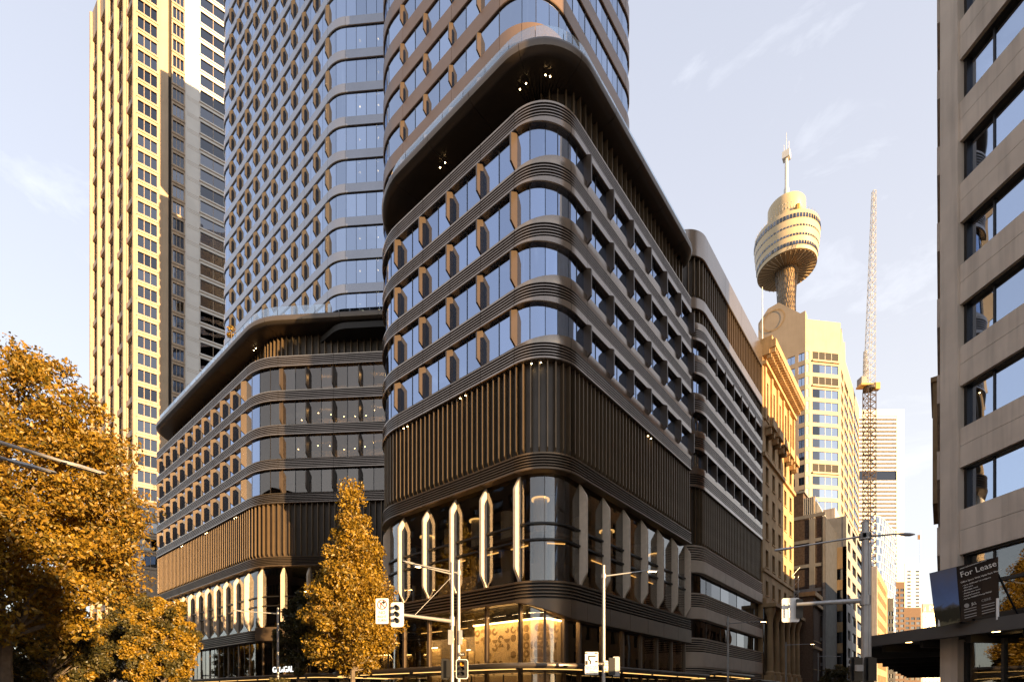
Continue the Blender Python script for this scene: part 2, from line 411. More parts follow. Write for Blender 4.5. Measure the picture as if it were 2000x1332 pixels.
def park_photo():
    """printed photograph on the board: blue sky over a dark park, laid out in the board's own height"""
    m = bpy.data.materials.new('park_photo'); m.use_nodes = True; nt = m.node_tree; N = nt.nodes.new; K = nt.links.new
    b = nt.nodes['Principled BSDF']; b.inputs['Roughness'].default_value = 0.35
    t = N('ShaderNodeTexCoord'); sp_ = N('ShaderNodeSeparateXYZ'); K(t.outputs['Object'], sp_.inputs[0])
    n = N('ShaderNodeTexNoise'); n.inputs['Scale'].default_value = 5; n.inputs['Detail'].default_value = 8; K(t.outputs['Object'], n.inputs['Vector'])
    ad = N('ShaderNodeMath'); ad.operation = 'MULTIPLY_ADD'; ad.inputs[1].default_value = 0.45; K(n.outputs['Fac'], ad.inputs[0]); K(sp_.outputs['Z'], ad.inputs[2])
    r = N('ShaderNodeValToRGB'); mr = N('ShaderNodeMapRange'); mr.inputs['From Min'].default_value = -0.4; mr.inputs['From Max'].default_value = 2.4
    K(ad.outputs[0], mr.inputs['Value']); K(mr.outputs['Result'], r.inputs['Fac'])
    e = r.color_ramp.elements; e[0].position = 0.0; e[0].color = (0.12, 0.11, 0.05, 1); e[1].position = 1.0; e[1].color = (0.13, 0.14, 0.19, 1)
    for p_, c_ in ((0.22, (0.14, 0.13, 0.08, 1)), (0.26, (0.02, 0.022, 0.015, 1)), (0.40, (0.03, 0.03, 0.02, 1)), (0.44, (0.10, 0.10, 0.10, 1)), (0.48, (0.12, 0.20, 0.42, 1)), (0.7, (0.10, 0.15, 0.30, 1))):
        x = e.new(p_); x.color = c_
    K(r.outputs['Color'], b.inputs['Base Color']); MATS['park_photo'] = m
park_photo()
mat('groove_shade', (0.016, 0.013, 0.011), 0.6)  # near-black groove faces: the recess shade is put into the colour
mat('shaft_gold', (0.40, 0.27, 0.14), 0.45, 0.3)

# ------------------------------------------------------------------ ground, roads, pavements
def sheet(name, x0, x1, y0, y1, z, m):
    M = MB(); M.add([(x0, y0, z), (x1, y0, z), (x1, y1, z), (x0, y1, z)], [(0, 1, 2, 3)])
    o = M.build(name, m); o['kind'] = 'structure'; return o
sheet('ground', -3000, 3000, -3000, 3000, -0.16, 'paving')
sheet('road', -1500, 600, 6.5, 20.8, -0.12, 'asphalt')
sheet('road', -14.6, -3.6, -400, 900, -0.116, 'asphalt')
def kerbed(name, x0, x1, y0, y1, r=2.5):
    M = MB(); pts = Path([(x0 + 5, y0), (x1, y0), (x1, y1), (x0, y1), (x0, y0), (x0 + 5, y0)], [0, r, r, r, r, 0]).poly()
    M.prism(pts[:-1], -0.15, 0.0); o = M.build(name, 'paving'); o['kind'] = 'structure'
    K = MB(); pth = Path([(x0 + 5, y0), (x1, y0), (x1, y1), (x0, y1), (x0, y0), (x0 + 5, y0)], [0, r, r, r, r, 0])
    K.sweep(pth, 0, pth.len, ringbox(-0.15, 0.003, -0.15, 0.004), caps=False); k = K.build('kerb', 'kerb_stone', o)
kerbed('pavement', -420, -14.6, 20.8, 420)
kerbed('pavement', -3.6, 120, 20.8, 420)
kerbed('pavement', -3.6, 120, -300, 6.5)
kerbed('pavement', -420, -14.6, -300, 6.5)
M = MB()
for i in range(11): M.box(-14.2 + i * 0.95, -13.7 + i * 0.95, 17.2, 20.2, -0.1118, -0.1108)
for i in range(14): M.box(-18.6, -15.8, 7.0 + i * 0.98, 7.5 + i * 0.98, -0.1158, -0.1148)
o = M.build('crossing_marking', 'line_paint'); o['kind'] = 'structure'
M = MB()
for i in range(40): M.box(-9.18, -9.06, 24 + i * 6, 27 + i * 6, -0.1118, -0.1108)
for i in range(60): M.box(-20 - i * 6, -17 - i * 6, 13.6, 13.72, -0.1158, -0.1148)
o = M.build('lane_marking', 'line_paint'); o['kind'] = 'structure'

# ------------------------------------------------------------------ the bronze complex: shared facade pieces
ZB = [(7.95, 9.3), (16.75, 17.9), (24.15, 25.34), (28.15, 29.35), (32.15, 33.36), (36.18, 37.38), (40.18, 41.4)]
def ribs(z0, z1, bot=0.0, top=0.0, strip=0.16, n=5, inn=-0.62):
    """outline of a ribbed band: plain strip, grooves, plain strip; bot/top add wide plain strips"""
    p = [(inn, z0 - bot), (-0.03, z0 - bot), (0.03, z0 - bot + 0.04), (0.03, z0 + strip)]
    h = (z1 - 0.05 - z0 - strip) / n
    for i in range(n):
        a = z0 + strip + i * h
        p += [(-0.15, a + 0.012), (-0.15, a + 0.62 * h), (0.0, a + 0.70 * h), (0.0, a + h)]
    p += [(0.02, z1), (0.02, z1 + top + 0.001), (-0.04, z1 + top + 0.03), (inn, z1 + top + 0.03)]
    return p
FIN_W = [(0, 0.02), (0.66, 0.46), (0.66, 2.34), (0, 2.78)]
FIN_S = [(0, 0.02), (0.06, 0.06), (0.20, 0.42), (0.54, 0.90), (0.60, 1.10), (0.60, 6.38), (0.54, 6.58), (0.08, 7.34), (0, 7.44)]
def facade(root, path, fins, rows, mullion=True, glass_m='glass_sky', fin_m='bronze_fin', inset=0.55, fin=True, name='window_pane', th=0.13, key='fw', prof=FIN_W, frame=True, skip_fin=(), blinds=0.0):
    """panes between neighbouring fin positions, split by a mullion, and a fin on each line"""
    for (z0, z1) in rows:
        for i in range(len(fins) - 1):
            a, b = fins[i], fins[i + 1]; n = 2 if mullion and b - a > 1.6 else 1
            for k in range(n):
                q0 = a + (b - a) * k / n + 0.025; q1 = a + (b - a) * (k + 1) / n - 0.025
                M = MB(); M.sweep(path, q0, q1, ringbox(-inset - 0.03, -inset, z0, z1)); piece(root, name, M, glass_m, True)
                if blinds and rnd.random() < blinds:
                    hh = (z1 - z0) * rnd.choice((0.25, 0.4, 0.55, 1.0)); M = MB(); M.sweep(path, q0 + 0.03, q1 - 0.03, ringbox(-inset - 0.24, -inset - 0.21, z1 - hh, z1)); piece(root, 'blind', M, 'blind', True)
                if frame and n == 2 and k == 0:
                    M = MB(); M.sweep(path, q1 - 0.005, q1 + 0.055, ringbox(-inset - 0.08, -inset + 0.03, z0, z1)); piece(root, 'mullion', M, 'frame_dark')
        if fin:
            me = finmesh(key + fin_m, fin_m, prof, th)
            for i, q in enumerate(fins):
                if i not in skip_fin: place(root, 'fin', me, path, q, -inset, z0)
def louvres(root, path, s0, s1, z0, z1, sp=0.533, m='louvre', key='lv', depth=0.34, back='bronze_dark', off=-0.5, panel='perforated_panel'):
    h = z1 - z0
    prof = [(0, 0.02), (0.06, 0.02), (depth, 0.42), (depth, h - 0.02), (0, h - 0.02)]
    me = finmesh('%s%.2f' % (key, h), m, prof, 0.085)
    n = max(1, int(round((s1 - s0) / sp)))
    for i in range(n + 1): place(root, 'louvre_blade', me, path, s0 + (s1 - s0) * i / n, off, z0)
    nb = max(1, int(round((s1 - s0) / 3.2)))
    for i in range(nb):
        M = MB(); M.sweep(path, s0 + (s1 - s0) * i / nb, s0 + (s1 - s0) * (i + 1) / nb - 0.01, ringbox(off - 0.12, off, z0, z1)); piece(root, panel, M, back, True)
def band(root, path, cuts, fn, m, name='spandrel_panel'):
    for a, b in zip(cuts[:-1], cuts[1:]):
        M = MB(); M.sweep(path, a + 0.018, b - 0.018, fn, dark=lambda rows_, k, pr: pr[k][0] < -0.1 and pr[(k + 1) % len(pr)][0] < -0.1 and pr[k][0] > -0.3 and pr[(k + 1) % len(pr)][0] > -0.3); piece(root, name, M, m, True)
def downlights(root, path, qs, z, off=-0.12):
    me = shared('dl', lambda: MB().tube((0, 0, 0), (0, 0, 0.16), 0.055, 0.045, 8).mesh('spotlight', 'bronze_rib'))
    me2 = shared('dl2', lambda: MB().lathe([(0.0, -0.012), (0.045, -0.012), (0.045, 0.0)], 0, 0, 8).mesh('spotlight_lamp', 'warm_spot'))
    for q in qs:
        p, n = path.pos(q); l = (p.x + n.x * off, p.y + n.y * off, z)
        if not inview([l]): continue
        link('spotlight', me, root, l); link('spotlight_lamp', me2, root, (l[0], l[1], l[2] - 0.01))
CANOPY = [(-7, 45.30), (-1.15, 45.30), (-0.62, 45.28), (-0.30, 45.34), (-0.08, 45.52), (0.0, 45.78), (-0.06, 46.04), (-0.24, 46.22), (-0.5, 46.30), (-7, 46.32)]
def canopy(root, path, rail_s0, rail_s1, label):
    """canopy edge, cut into soffit-and-lip panels, with a frameless glass balustrade on it"""
    M = MB(); M.prism(path.poly(-1.3), 45.38, 46.2); core = M.build('canopy', 'soffit', root); core['label'] = label
    cuts = [0.0]
    while cuts[-1] + 4.6 < path.len: cuts.append(cuts[-1] + 4.6)
    cuts.append(path.len)
    for a, b in zip(cuts[:-1], cuts[1:]):
        M = MB(); M.sweep(path, a + 0.015, b - 0.015, CANOPY)
        if inview(M.v): M.build('canopy_panel', 'canopy_metal', core, smooth=True)
    q = rail_s0
    while q + 1.2 < rail_s1:
        e = min(q + 2.3, rail_s1)
        M = MB(); M.sweep(path, q + 0.03, e - 0.03, ringbox(-0.62, -0.60, 46.34, 47.5))
        if inview(M.v): M.build('balustrade_pane', 'glass_rail', core, smooth=True)
        p, n = path.pos(q)
        M = MB(); M.sweep(path, q - 0.02, q + 0.02, ringbox(-0.70, -0.60, 46.3, 47.2))
        if inview(M.v): M.build('balustrade_post', 'frame_dark', core)
        q = e
    return core
mat('canopy_metal', (0.125, 0.100, 0.080), 0.33, 0.6, noise=0.12, nscale=0.4)
def core_fill(root, path, off, z0, z1, m, name):
    M = MB(); M.prism(path.poly(off), z0, z1); return M.build(name, m, root)

# ------------------------------------------------------------------ corner block
SN, CS = math.sin(R(35.8)), math.cos(R(35.8))
cb = thing('office_tower', (-30, 40, 0), 'dark bronze tower on the rounded street corner, blue-reflecting windows between ribbed bands', 'office tower')
P = Path([(-41.4, 41), (-41.4, 26.9), (-19.3, 26.9), (-19.3, 51.0)], [0, 6.0, 3.1, 0])
qL = [P.near(x=-22.4 - 3.19 * k) for k in (4, 3, 2, 1, 0)]
qR = [P.near(y=31.28 + 3.26 * k) for k in range(7)]
c0, c1 = P.brk[1]
lcurve = P.brk[0]
left_end = [lcurve[0] + 0.5, lcurve[0] + 3.6, lcurve[0] + 6.6]
FINS = left_end + qL[0:] 
FINS = [q for q in FINS if q is not None]
corner = [FINS[-1] + (qR[0] - FINS[-1]) * t for t in (0.37, 0.68)]
def wgt(q):
    t = max(0.0, min(1.0, (q - (c0 - 0.6)) / (c1 - c0 + 0.6))); return t * t * (3 - 2 * t)
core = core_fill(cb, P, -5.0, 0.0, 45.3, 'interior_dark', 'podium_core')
cuts = left_end[:1] + [FINS[3]] + [FINS[i] for i in range(4, len(FINS))] + corner[1:] + qR[0:6] + [P.len - 0.02]
cuts = [0.2] + cuts
for i, (z0, z1) in enumerate(ZB):
    bx_, tx_ = [(1.15, 0), (0, 0), (0.0, 0.62), (0.36, 0.62), (0.36, 0.62), (0.36, 0.62), (0.36, 0.0)][i]
    band(cb, P, cuts, (lambda z0, z1, bx_, tx_: lambda q: ribs(z0, z1, bx_ * wgt(q), tx_ * wgt(q)))(z0, z1, bx_, tx_), 'bronze_rib' if i < 2 else 'bronze_band')
    M = MB(); M.prism(P.poly(-0.6), z0 + 0.1, z1 - 0.1); M.build('floor_slab', 'interior_dark', cb)
rows = [(ZB[i][1] - 0.02, ZB[i + 1][0] + 0.02) for i in (2, 3, 4, 5)]
facade(cb, P, FINS + corner + qR[:1], rows, inset=0.26, blinds=0.3, skip_fin=(0, 1, 2, len(FINS), len(FINS) + 1, len(FINS) + 2))
facade(cb, P, qR, rows, inset=0.3, blinds=0.3)
# curtains and an inner wall behind the corner windows
for (z0, z1) in rows:
    for q in (c0 + 0.25, c0 + 0.75):
        M = MB()
        for k in range(5):
            M.sweep(P, q + k * 0.09, q + k * 0.09 + 0.06, ringbox(-0.95 - 0.05 * (k % 2), -0.90 - 0.05 * (k % 2), z0, z1))
        piece(cb, 'curtain', M, 'curtain')
    M = MB(); M.sweep(P, c0 + 1.9, c0 + 2.5, ringbox(-1.6, -1.2, z0, z1)); piece(cb, 'inner_column', M, 'interior_dark')
# louvred plant levels
louvres(cb, P, lcurve[0] + 0.2, c0, 17.9, 24.15)
louvres(cb, P, c0, c1, 17.9, 24.15, sp=0.62)
louvres(cb, P, c1, P.len - 0.1, 17.9, 24.15)
P2 = Path([(-38.4, 41), (-38.4, 29.9), (-20.3, 29.9), (-20.3, 51.0)], [0, 4.0, 2.6, 0])     # the top louvred storey steps back
louvres(cb, P2, P2.brk[0][0], P2.brk[1][0], 41.4, 45.3, off=-0.2)
louvres(cb, P2, P2.brk[1][0], P2.brk[1][1], 41.4, 45.3, sp=0.62, off=-0.2)
louvres(cb, P2, P2.brk[1][1], P2.len - 0.1, 41.4, 45.3, sp=0.8, off=-0.2)
downlights(cb, P, [c0 + 1.3, c0 + 1.95, qL[2] + 1.0, qL[2] + 1.55, qL[0] + 0.6, qL[0] + 1.1, qR[3] + 0.3, qR[3] + 0.9], 23.95)
downlights(cb, P, [c0 + 2.6, c0 + 3.3, qL[3] + 2.4, qL[3] + 2.95, qL[1] + 0.3, qL[1] + 0.9], 45.05, off=-1.6)
# tall stone-finned level
facade(cb, P, FINS + corner + qR, [(9.28, 16.77)], mullion=False, glass_m='glass_clear', fin_m='stone_fin', th=0.2, key='fs', prof=FIN_S, inset=0.6, skip_fin=(0, len(FINS), len(FINS) + 1))
for za in (12.15, 13.25):
    for a, b in zip(FINS[1:] + qR[:1], FINS[2:] + qR[:2]):
        pass
    allf = FINS + qR
    for a, b in zip(allf[1:-1], allf[2:]):
        M = MB(); M.sweep(P, a + 0.2, b - 0.2, ringbox(-0.58, -0.42, za, za + 0.13)); piece(cb, 'glazing_rail', M, 'frame_dark', True)
# rooms behind the tall glass: slab, columns with ring lamps
M = MB(); M.prism(P.poly(-0.75), 12.62, 12.80); M.build('mezzanine_slab', 'interior_wall', cb)
for q, off in ((c0 + 1.6, -2.6), (qL[3], -3.0), (qL[2], -3.0), (qL[1], -3.0), (qL[0], -3.2), (qR[1], -2.6), (qR[2] + 1.2, -2.8), (qR[4], -2.8), (qR[5] + 1, -2.8)):
    p, n = P.pos(q); x, y = p.x + n.x * off, p.y + n.y * off
    M = MB(); M.tube((x, y, 9.3), (x, y, 15.6), 0.5, n=20); c = M.build('column', 'column_white', cb, smooth=True)
    if q in (qL[3], qL[1], qR[1], qR[4]): continue
    M = MB(); M.lathe([(0.52, 15.62), (0.66, 15.62), (0.66, 15.72), (0.52, 15.72), (0.52, 15.62)], x, y, 24); M.build('ring_lamp', 'ring_light', c)
for q in [qL[1] + 0.8, qL[2] + 1.2, qL[3] + 0.9, c0 + 2.6, qR[1] + 1.3, qR[3] + 1.0, qR[4] + 1.4]:
    M = MB(); p, n = P.pos(q); t = Vector((-n.y, n.x))
    a = p + n * -2.4; b = a + t * 1.6
    M.tube((a.x, a.y, 12.5), (b.x, b.y, 12.5), 0.05, n=6); piece(cb, 'ceiling_lamp', M, 'warm_strip')
for k, q in enumerate([qL[1], qL[2] - 0.6, qL[3] - 0.4, c0 + 0.4, qR[0] + 1.0]):
    M = MB(); M.sweep(P, q, q + 1.9, ringbox(-1.7, -1.62, 9.3, 10.7 + 0.2 * (k % 2))); piece(cb, 'desk_screen', M, 'column_white')
# lobby level: glass, posts, lit walls
lob = [lcurve[0] + 3.0] + [FINS[3]] + FINS[4:] + corner + qR
lob = sorted(set(lob)); lob = [lob[0]] + lob[1:]
facade(cb, P, lob, [(3.3, 7.97)], mullion=False, glass_m='glass_clear', fin=False, inset=0.7, name='lobby_pane')
for q in lob:
    M = MB(); M.sweep(P, q - 0.11, q + 0.11, ringbox(-0.86, -0.55, 0.0, 7.97)); piece(cb, 'lobby_post', M, 'bronze_rib')
facade(cb, P, lob, [(0.15, 3.1)], mullion=True, glass_m='glass_clear', fin=False, inset=0.7, name='shop_pane')
# lobby back walls, lit from above
mat('mural', (0.60, 0.44, 0.24), 0.7, noise=0.1, nscale=1)
mat('mural_shape', (0.22, 0.14, 0.06), 0.7)
M = MB(); M.sweep(P, qL[2] + 0.2, c1 + 1.6, ringbox(-2.7, -2.5, 0.05, 7.2)); mw = M.build('mural_wall', 'mural', cb, smooth=True)
for q in [qL[2] + 0.5 + 0.62 * i for i in range(24)]:
    if q > c1 + 1.3: break
    for z in [3.4 + 0.62 * k for k in range(6)]:
        if rnd.random() < 0.25: continue
        p, n = P.pos(q); t = Vector((-n.y, n.x)); r = rnd.choice((0.28, 0.22, 0.3)); hole = rnd.choice((0.0, 0.12))
        st = rnd.choice((0, 1, 2, 3)) * math.pi / 2; span = rnd.choice((2 * math.pi, math.pi, 1.5 * math.pi)); n_ = 14; vs_ = []; fs_ = []
        for i in range(n_ + 1):
            a = st + span * i / n_
            for rr in (hole, r):
                c_ = p + n * -2.49 + t * (rr * math.cos(a)); vs_.append((c_.x, c_.y, z + rr * math.sin(a)))
        fs_ = [(2 * i, 2 * i + 2, 2 * i + 3, 2 * i + 1) for i in range(n_)]
        M = MB(); M.add(vs_, fs_); M.build('mural_motif', 'mural_shape', mw)
M = MB(); M.sweep(P, qL[2] + 0.3, c1 + 1.5, ringbox(-2.3, -2.2, 7.05, 7.15)); M.build('cove_lamp', 'cove_light', cb)
M = MB(); M.sweep(P, qL[0], qL[2] - 0.2, ringbox(-3.3, -3.1, 0.05, 6.4)); M.build('lobby_wall', 'interior_wall', cb)
for q, w_, h_ in ((qL[0] + 0.7, 1.3, 5.6), (qL[1] + 0.4, 1.5, 6.2), (qL[2] - 1.0, 0.6, 5.2)):
    M = MB(); M.sweep(P, q, q + w_, ringbox(-3.08, -3.0, 0.1, h_)); M.build('lit_panel', 'mural', cb)
    M = MB(); M.sweep(P, q + 0.1, q + w_ - 0.1, ringbox(-2.75, -2.65, h_ + 0.05, h_ + 0.12)); M.build('cove_lamp', 'cove_light', cb)
for q in (qL[0] + 0.9, qL[1] - 1.0, qL[1] + 2.0, qL[3] - 0.9):
    p, n = P.pos(q); t = Vector((-n.y, n.x)); a = p - n * 1.8; b = a + t * 1.3
    M = MB(); M.tube((a.x, a.y, 6.9), (b.x, b.y, 6.9), 0.04, n=6); M.build('ceiling_lamp', 'warm_strip', cb)
def room_light(parent, p, aim, w, size=1.2):
    l = bpy.data.lights.new('lobby_light', 'AREA'); l.energy = w; l.size = size; l.color = (1.0, 0.68, 0.32)
    o = bpy.data.objects.new('lobby_light', l); COL.objects.link(o); o.parent = parent; o.location = Vector(p) - ROOT[parent]
    o.rotation_euler = (Vector(aim) - Vector(p)).to_track_quat('-Z', 'Y').to_euler()
for q in (qL[2] + 1.2, qL[2] + 2.8, qL[3] + 1.2, c0 - 0.2, c0 + 1.6, c0 + 3.4, c1 + 0.8):
    p, n = P.pos(q); a = p - n * 1.25; b = p - n * 2.5
    room_light(cb, (a.x, a.y, 7.5), (b.x, b.y, 4.6), 38)
for q in (qL[0] + 1.2, qL[1] + 1.1, qL[2]):
    p, n = P.pos(q); a = p - n * 1.6; b = p - n * 3.1
    room_light(cb, (a.x, a.y, 7.4), (b.x, b.y, 3.6), 60)
# street awning wrapping the corner
def awning(root, path, z, lamp=True, depth=4.2):
    prof = [(-depth, z - 0.42), (-0.32, z - 0.36), (-0.12, z - 0.32), (-0.02, z - 0.22), (0.0, z - 0.12), (-0.03, z - 0.04), (-0.12, z), (-depth, z + 0.02)]
    cuts = [0]
    while cuts[-1] + 5 < path.len: cuts.append(cuts[-1] + 5)
    cuts.append(path.len)
    for a, b in zip(cuts[:-1], cuts[1:]):
        M = MB(); M.sweep(path, a + 0.005, b - 0.005, prof)
        if inview(M.v): M.build('awning_panel', 'canopy_metal', root, smooth=True)
        if lamp:
            M = MB(); M.sweep(path, a + 0.25, b - 0.25, ringbox(-0.5, -0.42, z - 0.40, z - 0.368))
            if inview(M.v): M.build('strip_lamp', 'warm_strip', root)
AW = Path([(-41.5, 32.6), (-41.5, 23.3), (-17.0, 23.3), (-17.0, 50.6), (-19.2, 50.6)], [0, 3, 5.0, 1.0, 0])
awning(cb, AW, 3.6)
# canopy with terrace rail
CP = Path([(-42.0, 42), (-42.0, 26.75), (-18.85, 26.75), (-18.85, 51.9), (-30, 51.9)], [0, 7.0, 4.6, 2.2, 0])
canopy(cb, CP, 8, CP.len - 9, 'wide rounded canopy with a glass balustrade over the louvred level')

# tower over the corner block
TP = Path([(-47.9, 50.2), (-47.9, 32.2), (-24.5, 32.2), (-24.5, 50.2), (-47.8, 50.2)], [0, 5.0, 4.0, 3.2, 0])
ts = [45.3 + 3.85 * k for k in range(11)]
t0, t1 = TP.brk[1]; u0, u1 = TP.brk[2]; v0, v1 = TP.brk[0]
tL = [TP.near(x=-27.2 - 3.52 * k, first=True) for k in (4, 3, 2, 1, 0)]
tL = [q for q in tL if q is not None]
tC = [t0 + (t1 - t0) * k for k in (0.34, 0.72)]
tRs = [t1 + 0.3 + 2.0 * k for k in range(6)]
tlist = [v0 + 0.6, v0 + 4.2] + tL + tC + tRs + [u0 + 0.8, u1 - 0.2, u1 + 4]
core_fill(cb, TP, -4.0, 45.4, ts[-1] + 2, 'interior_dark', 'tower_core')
FIN_T = [(0, 0.02), (0.50, 0.34), (0.50, 1.75), (0, 2.2)]
for k, z in enumerate(ts):
    fl = [(-0.5, z - 1.55), (-0.02, z - 1.55), (0.03, z - 1.5), (0.03, z - 0.06), (-0.02, z), (-0.5, z)]
    cu = [0.1] + tlist[:1] + tlist[2:7:2] + [t0 + 0.1, t1 - 0.1, u0, TP.len - 8]
    cu = sorted(set(cu))
    band(cb, TP, cu, fl, 'bronze_tower', 'tower_band')
    if k + 1 < len(ts):
        rws = [(z - 0.02, z + 2.32)]
        facade(cb, TP, tlist, rws, glass_m='glass_tower', inset=0.12, fin=False, name='tower_pane', blinds=0.22)
        me = finmesh('ft', 'bronze_fin', FIN_T, 0.12)
        for q in tL: place(cb, 'tower_fin', me, TP, q, -0.12, z)
        M = MB(); M.prism(TP.poly(-0.52), z - 1.4, z - 0.2); M.build('floor_slab', 'interior_dark', cb)

# ------------------------------------------------------------------ block to its left, joined by a slanting bay
wb = thing('office_tower', (-80, 38, 0), 'blue-glazed tower on a bronze podium with a slanting bay, left of the corner tower', 'office tower')
Q = Path([(-102.5, 40), (-102.5, 26.9), (-61.9, 26.9), (-61.9 + 30 * CS, 26.9 + 30 * SN)], [0, 4.0, 8.0, 0])
d0, d1 = Q.brk[1]; e0, e1 = Q.brk[0]
fQ = [Q.near(x=-65.4 - 3.2 * k) for k in range(10, -1, -1)]
fQ = [q for q in fQ if q is not None]
dg = [d1 + 0.4 + 3.15 * k for k in range(7)]
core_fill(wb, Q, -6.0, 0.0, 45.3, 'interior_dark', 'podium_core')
allq = [e0 + 0.3, e1 - 0.2] + fQ + [d0 + 2.2] + dg
for i, (z0, z1) in enumerate(ZB):
    cu = [0.2, e0 + 0.2, e1] + fQ[1::2] + [d0, d1] + dg[2::2] + [Q.len - 0.1]
    cu = sorted(set(cu))
    band(wb, Q, cu, ribs(z0, z1), 'bronze_rib' if i < 2 else 'bronze_band')
    M = MB(); M.prism(Q.poly(-0.6), z0 + 0.1, z1 - 0.1); M.build('floor_slab', 'interior_dark', wb)
facade(wb, Q, [e0 + 0.3] + fQ + [d0 + 2.2], rows, inset=0.26, skip_fin=(0, len(fQ) + 1))
facade(wb, Q, [d0 + 2.2] + dg, rows, glass_m='glass_bay', inset=0.3, skip_fin=(0,))
for ri, (z0, z1) in enumerate(rows[1:3]):
    for k in range(14):
        p, n = Q.pos(d1 + 1 + 1.4 * k); off = -1.2 - 2.6 * rnd.random()
        M = MB(); M.lathe([(0.0, z1 - 0.35), (0.06, z1 - 0.35), (0.06, z1 - 0.3), (0, z1 - 0.3)], p.x + n.x * off, p.y + n.y * off, 6); piece(wb, 'ceiling_lamp', M, 'warm_spot')
for (z0, z1) in rows:
    M = MB(); M.sweep(Q, d0 + 2.4, dg[-1], ringbox(-4.4, -4.2, z0, z1)); M.build('office_partition', 'interior_wall', wb, smooth=True)
for ri in (1, 2, 3):
    for q in (dg[1], dg[3], dg[5]):
        p, n = Q.pos(q + 1.5); a = p - n * 2.0; b = p - n * 3.0; room_light(wb, (a.x, a.y, rows[ri][1] - 0.12), (b.x, b.y, rows[ri][0]), 70 if ri != 1 else 40, 1.6)
louvres(wb, Q, e0 + 0.2, d0, 17.9, 24.15, sp=0.62)
louvres(wb, Q, d0, dg[-1], 17.9, 24.15, sp=0.7)
louvres(wb, Q, e0 + 4.2, d0, 41.4, 45.3, sp=0.8, off=-2.6)
louvres(wb, Q, d0, dg[-1], 41.4, 45.3, sp=0.8, off=-2.4)
downlights(wb, Q, [fQ[3], fQ[3] + 0.6, fQ[6], fQ[6] + 0.6, fQ[9], fQ[9] + 0.6], 23.95)
downlights(wb, Q, [d0 - 2, d0 - 1.4, dg[4], dg[4] + 0.6], 45.05, off=-1.6)
facade(wb, Q, [e0 + 0.3] + fQ + [d0 + 2.2] + dg, [(9.28, 16.77)], mullion=False, glass_m='glass_clear', fin_m='stone_fin', th=0.2, key='fs', prof=FIN_S, inset=0.6, skip_fin=(0,))
for za in (12.15, 13.25):
    for a, b in zip((fQ + [d0 + 2.2] + dg)[:-1], (fQ + [d0 + 2.2] + dg)[1:]):
        M = MB(); M.sweep(Q, a + 0.2, b - 0.2, ringbox(-0.58, -0.42, za, za + 0.13)); piece(wb, 'glazing_rail', M, 'frame_dark', True)
for q in dg[:6]:
    p, n = Q.pos(q + 0.8); t = Vector((-n.y, n.x)); a = p - n * 2.4; b = a + t * 1.6
    M = MB(); M.tube((a.x, a.y, 14.2), (b.x, b.y, 14.2), 0.05, n=6); piece(wb, 'ceiling_lamp', M, 'warm_spot')
lb = [e0 + 0.3] + fQ + [d0 + 2.2] + dg
facade(wb, Q, lb, [(3.3, 7.97)], mullion=True, glass_m='glass_clear', fin=False, inset=0.7, name='lobby_pane')
for q in lb:
    M = MB(); M.sweep(Q, q - 0.08, q + 0.08, ringbox(-0.86, -0.6, 0.0, 7.97)); piece(wb, 'lobby_post', M, 'bronze_rib')
# entrance box and lit reveals along the slanting bay
M = MB(); M.sweep(Q, d0 + 2.0, d0 + 12, ringbox(-1.0, 0.25, 8.0, 9.6)); M.build('entrance_fascia', 'bronze_rib', wb, smooth=True)
for k in range(7):
    q = d1 + 1.3 + 2.6 * k
    M = MB(); M.sweep(Q, q, q + 1.25, ringbox(-2.2, -2.1, 0.1, 6.3)); piece(wb, 'lit_panel', M, 'mural')
    M = MB(); M.sweep(Q, q + 0.1, q + 1.15, ringbox(-1.85, -1.75, 6.35, 6.42)); piece(wb, 'cove_lamp', M, 'cove_light')
AW2 = Path([(-104, 30), (-104, 23.4), (-41.9, 23.4), (-41.9, 32)], [0, 2, 2, 0])
awning(wb, AW2, 3.6, depth=3.4)
CQ = Path([(-103.0, 42), (-103.0, 26.65), (-61.8, 26.65), (-61.8 + 30 * CS, 26.65 + 30 * SN)], [0, 5.0, 8.0, 0])
canopy(wb, CQ, 6, CQ.len - 4, 'canopy edge sweeping round the slanting bay with glass balustrade')
ew = thing('metal_sign', at(555, 1312, 41), 'white lettering standing on the awning edge beside the lamp post', 'sign')
p0 = at(552, 1307, 44.5)
txt('GADIGAL', 0.72, 'lit_letter', ew, p0, (R(90), 0, R(6)), 0.03)
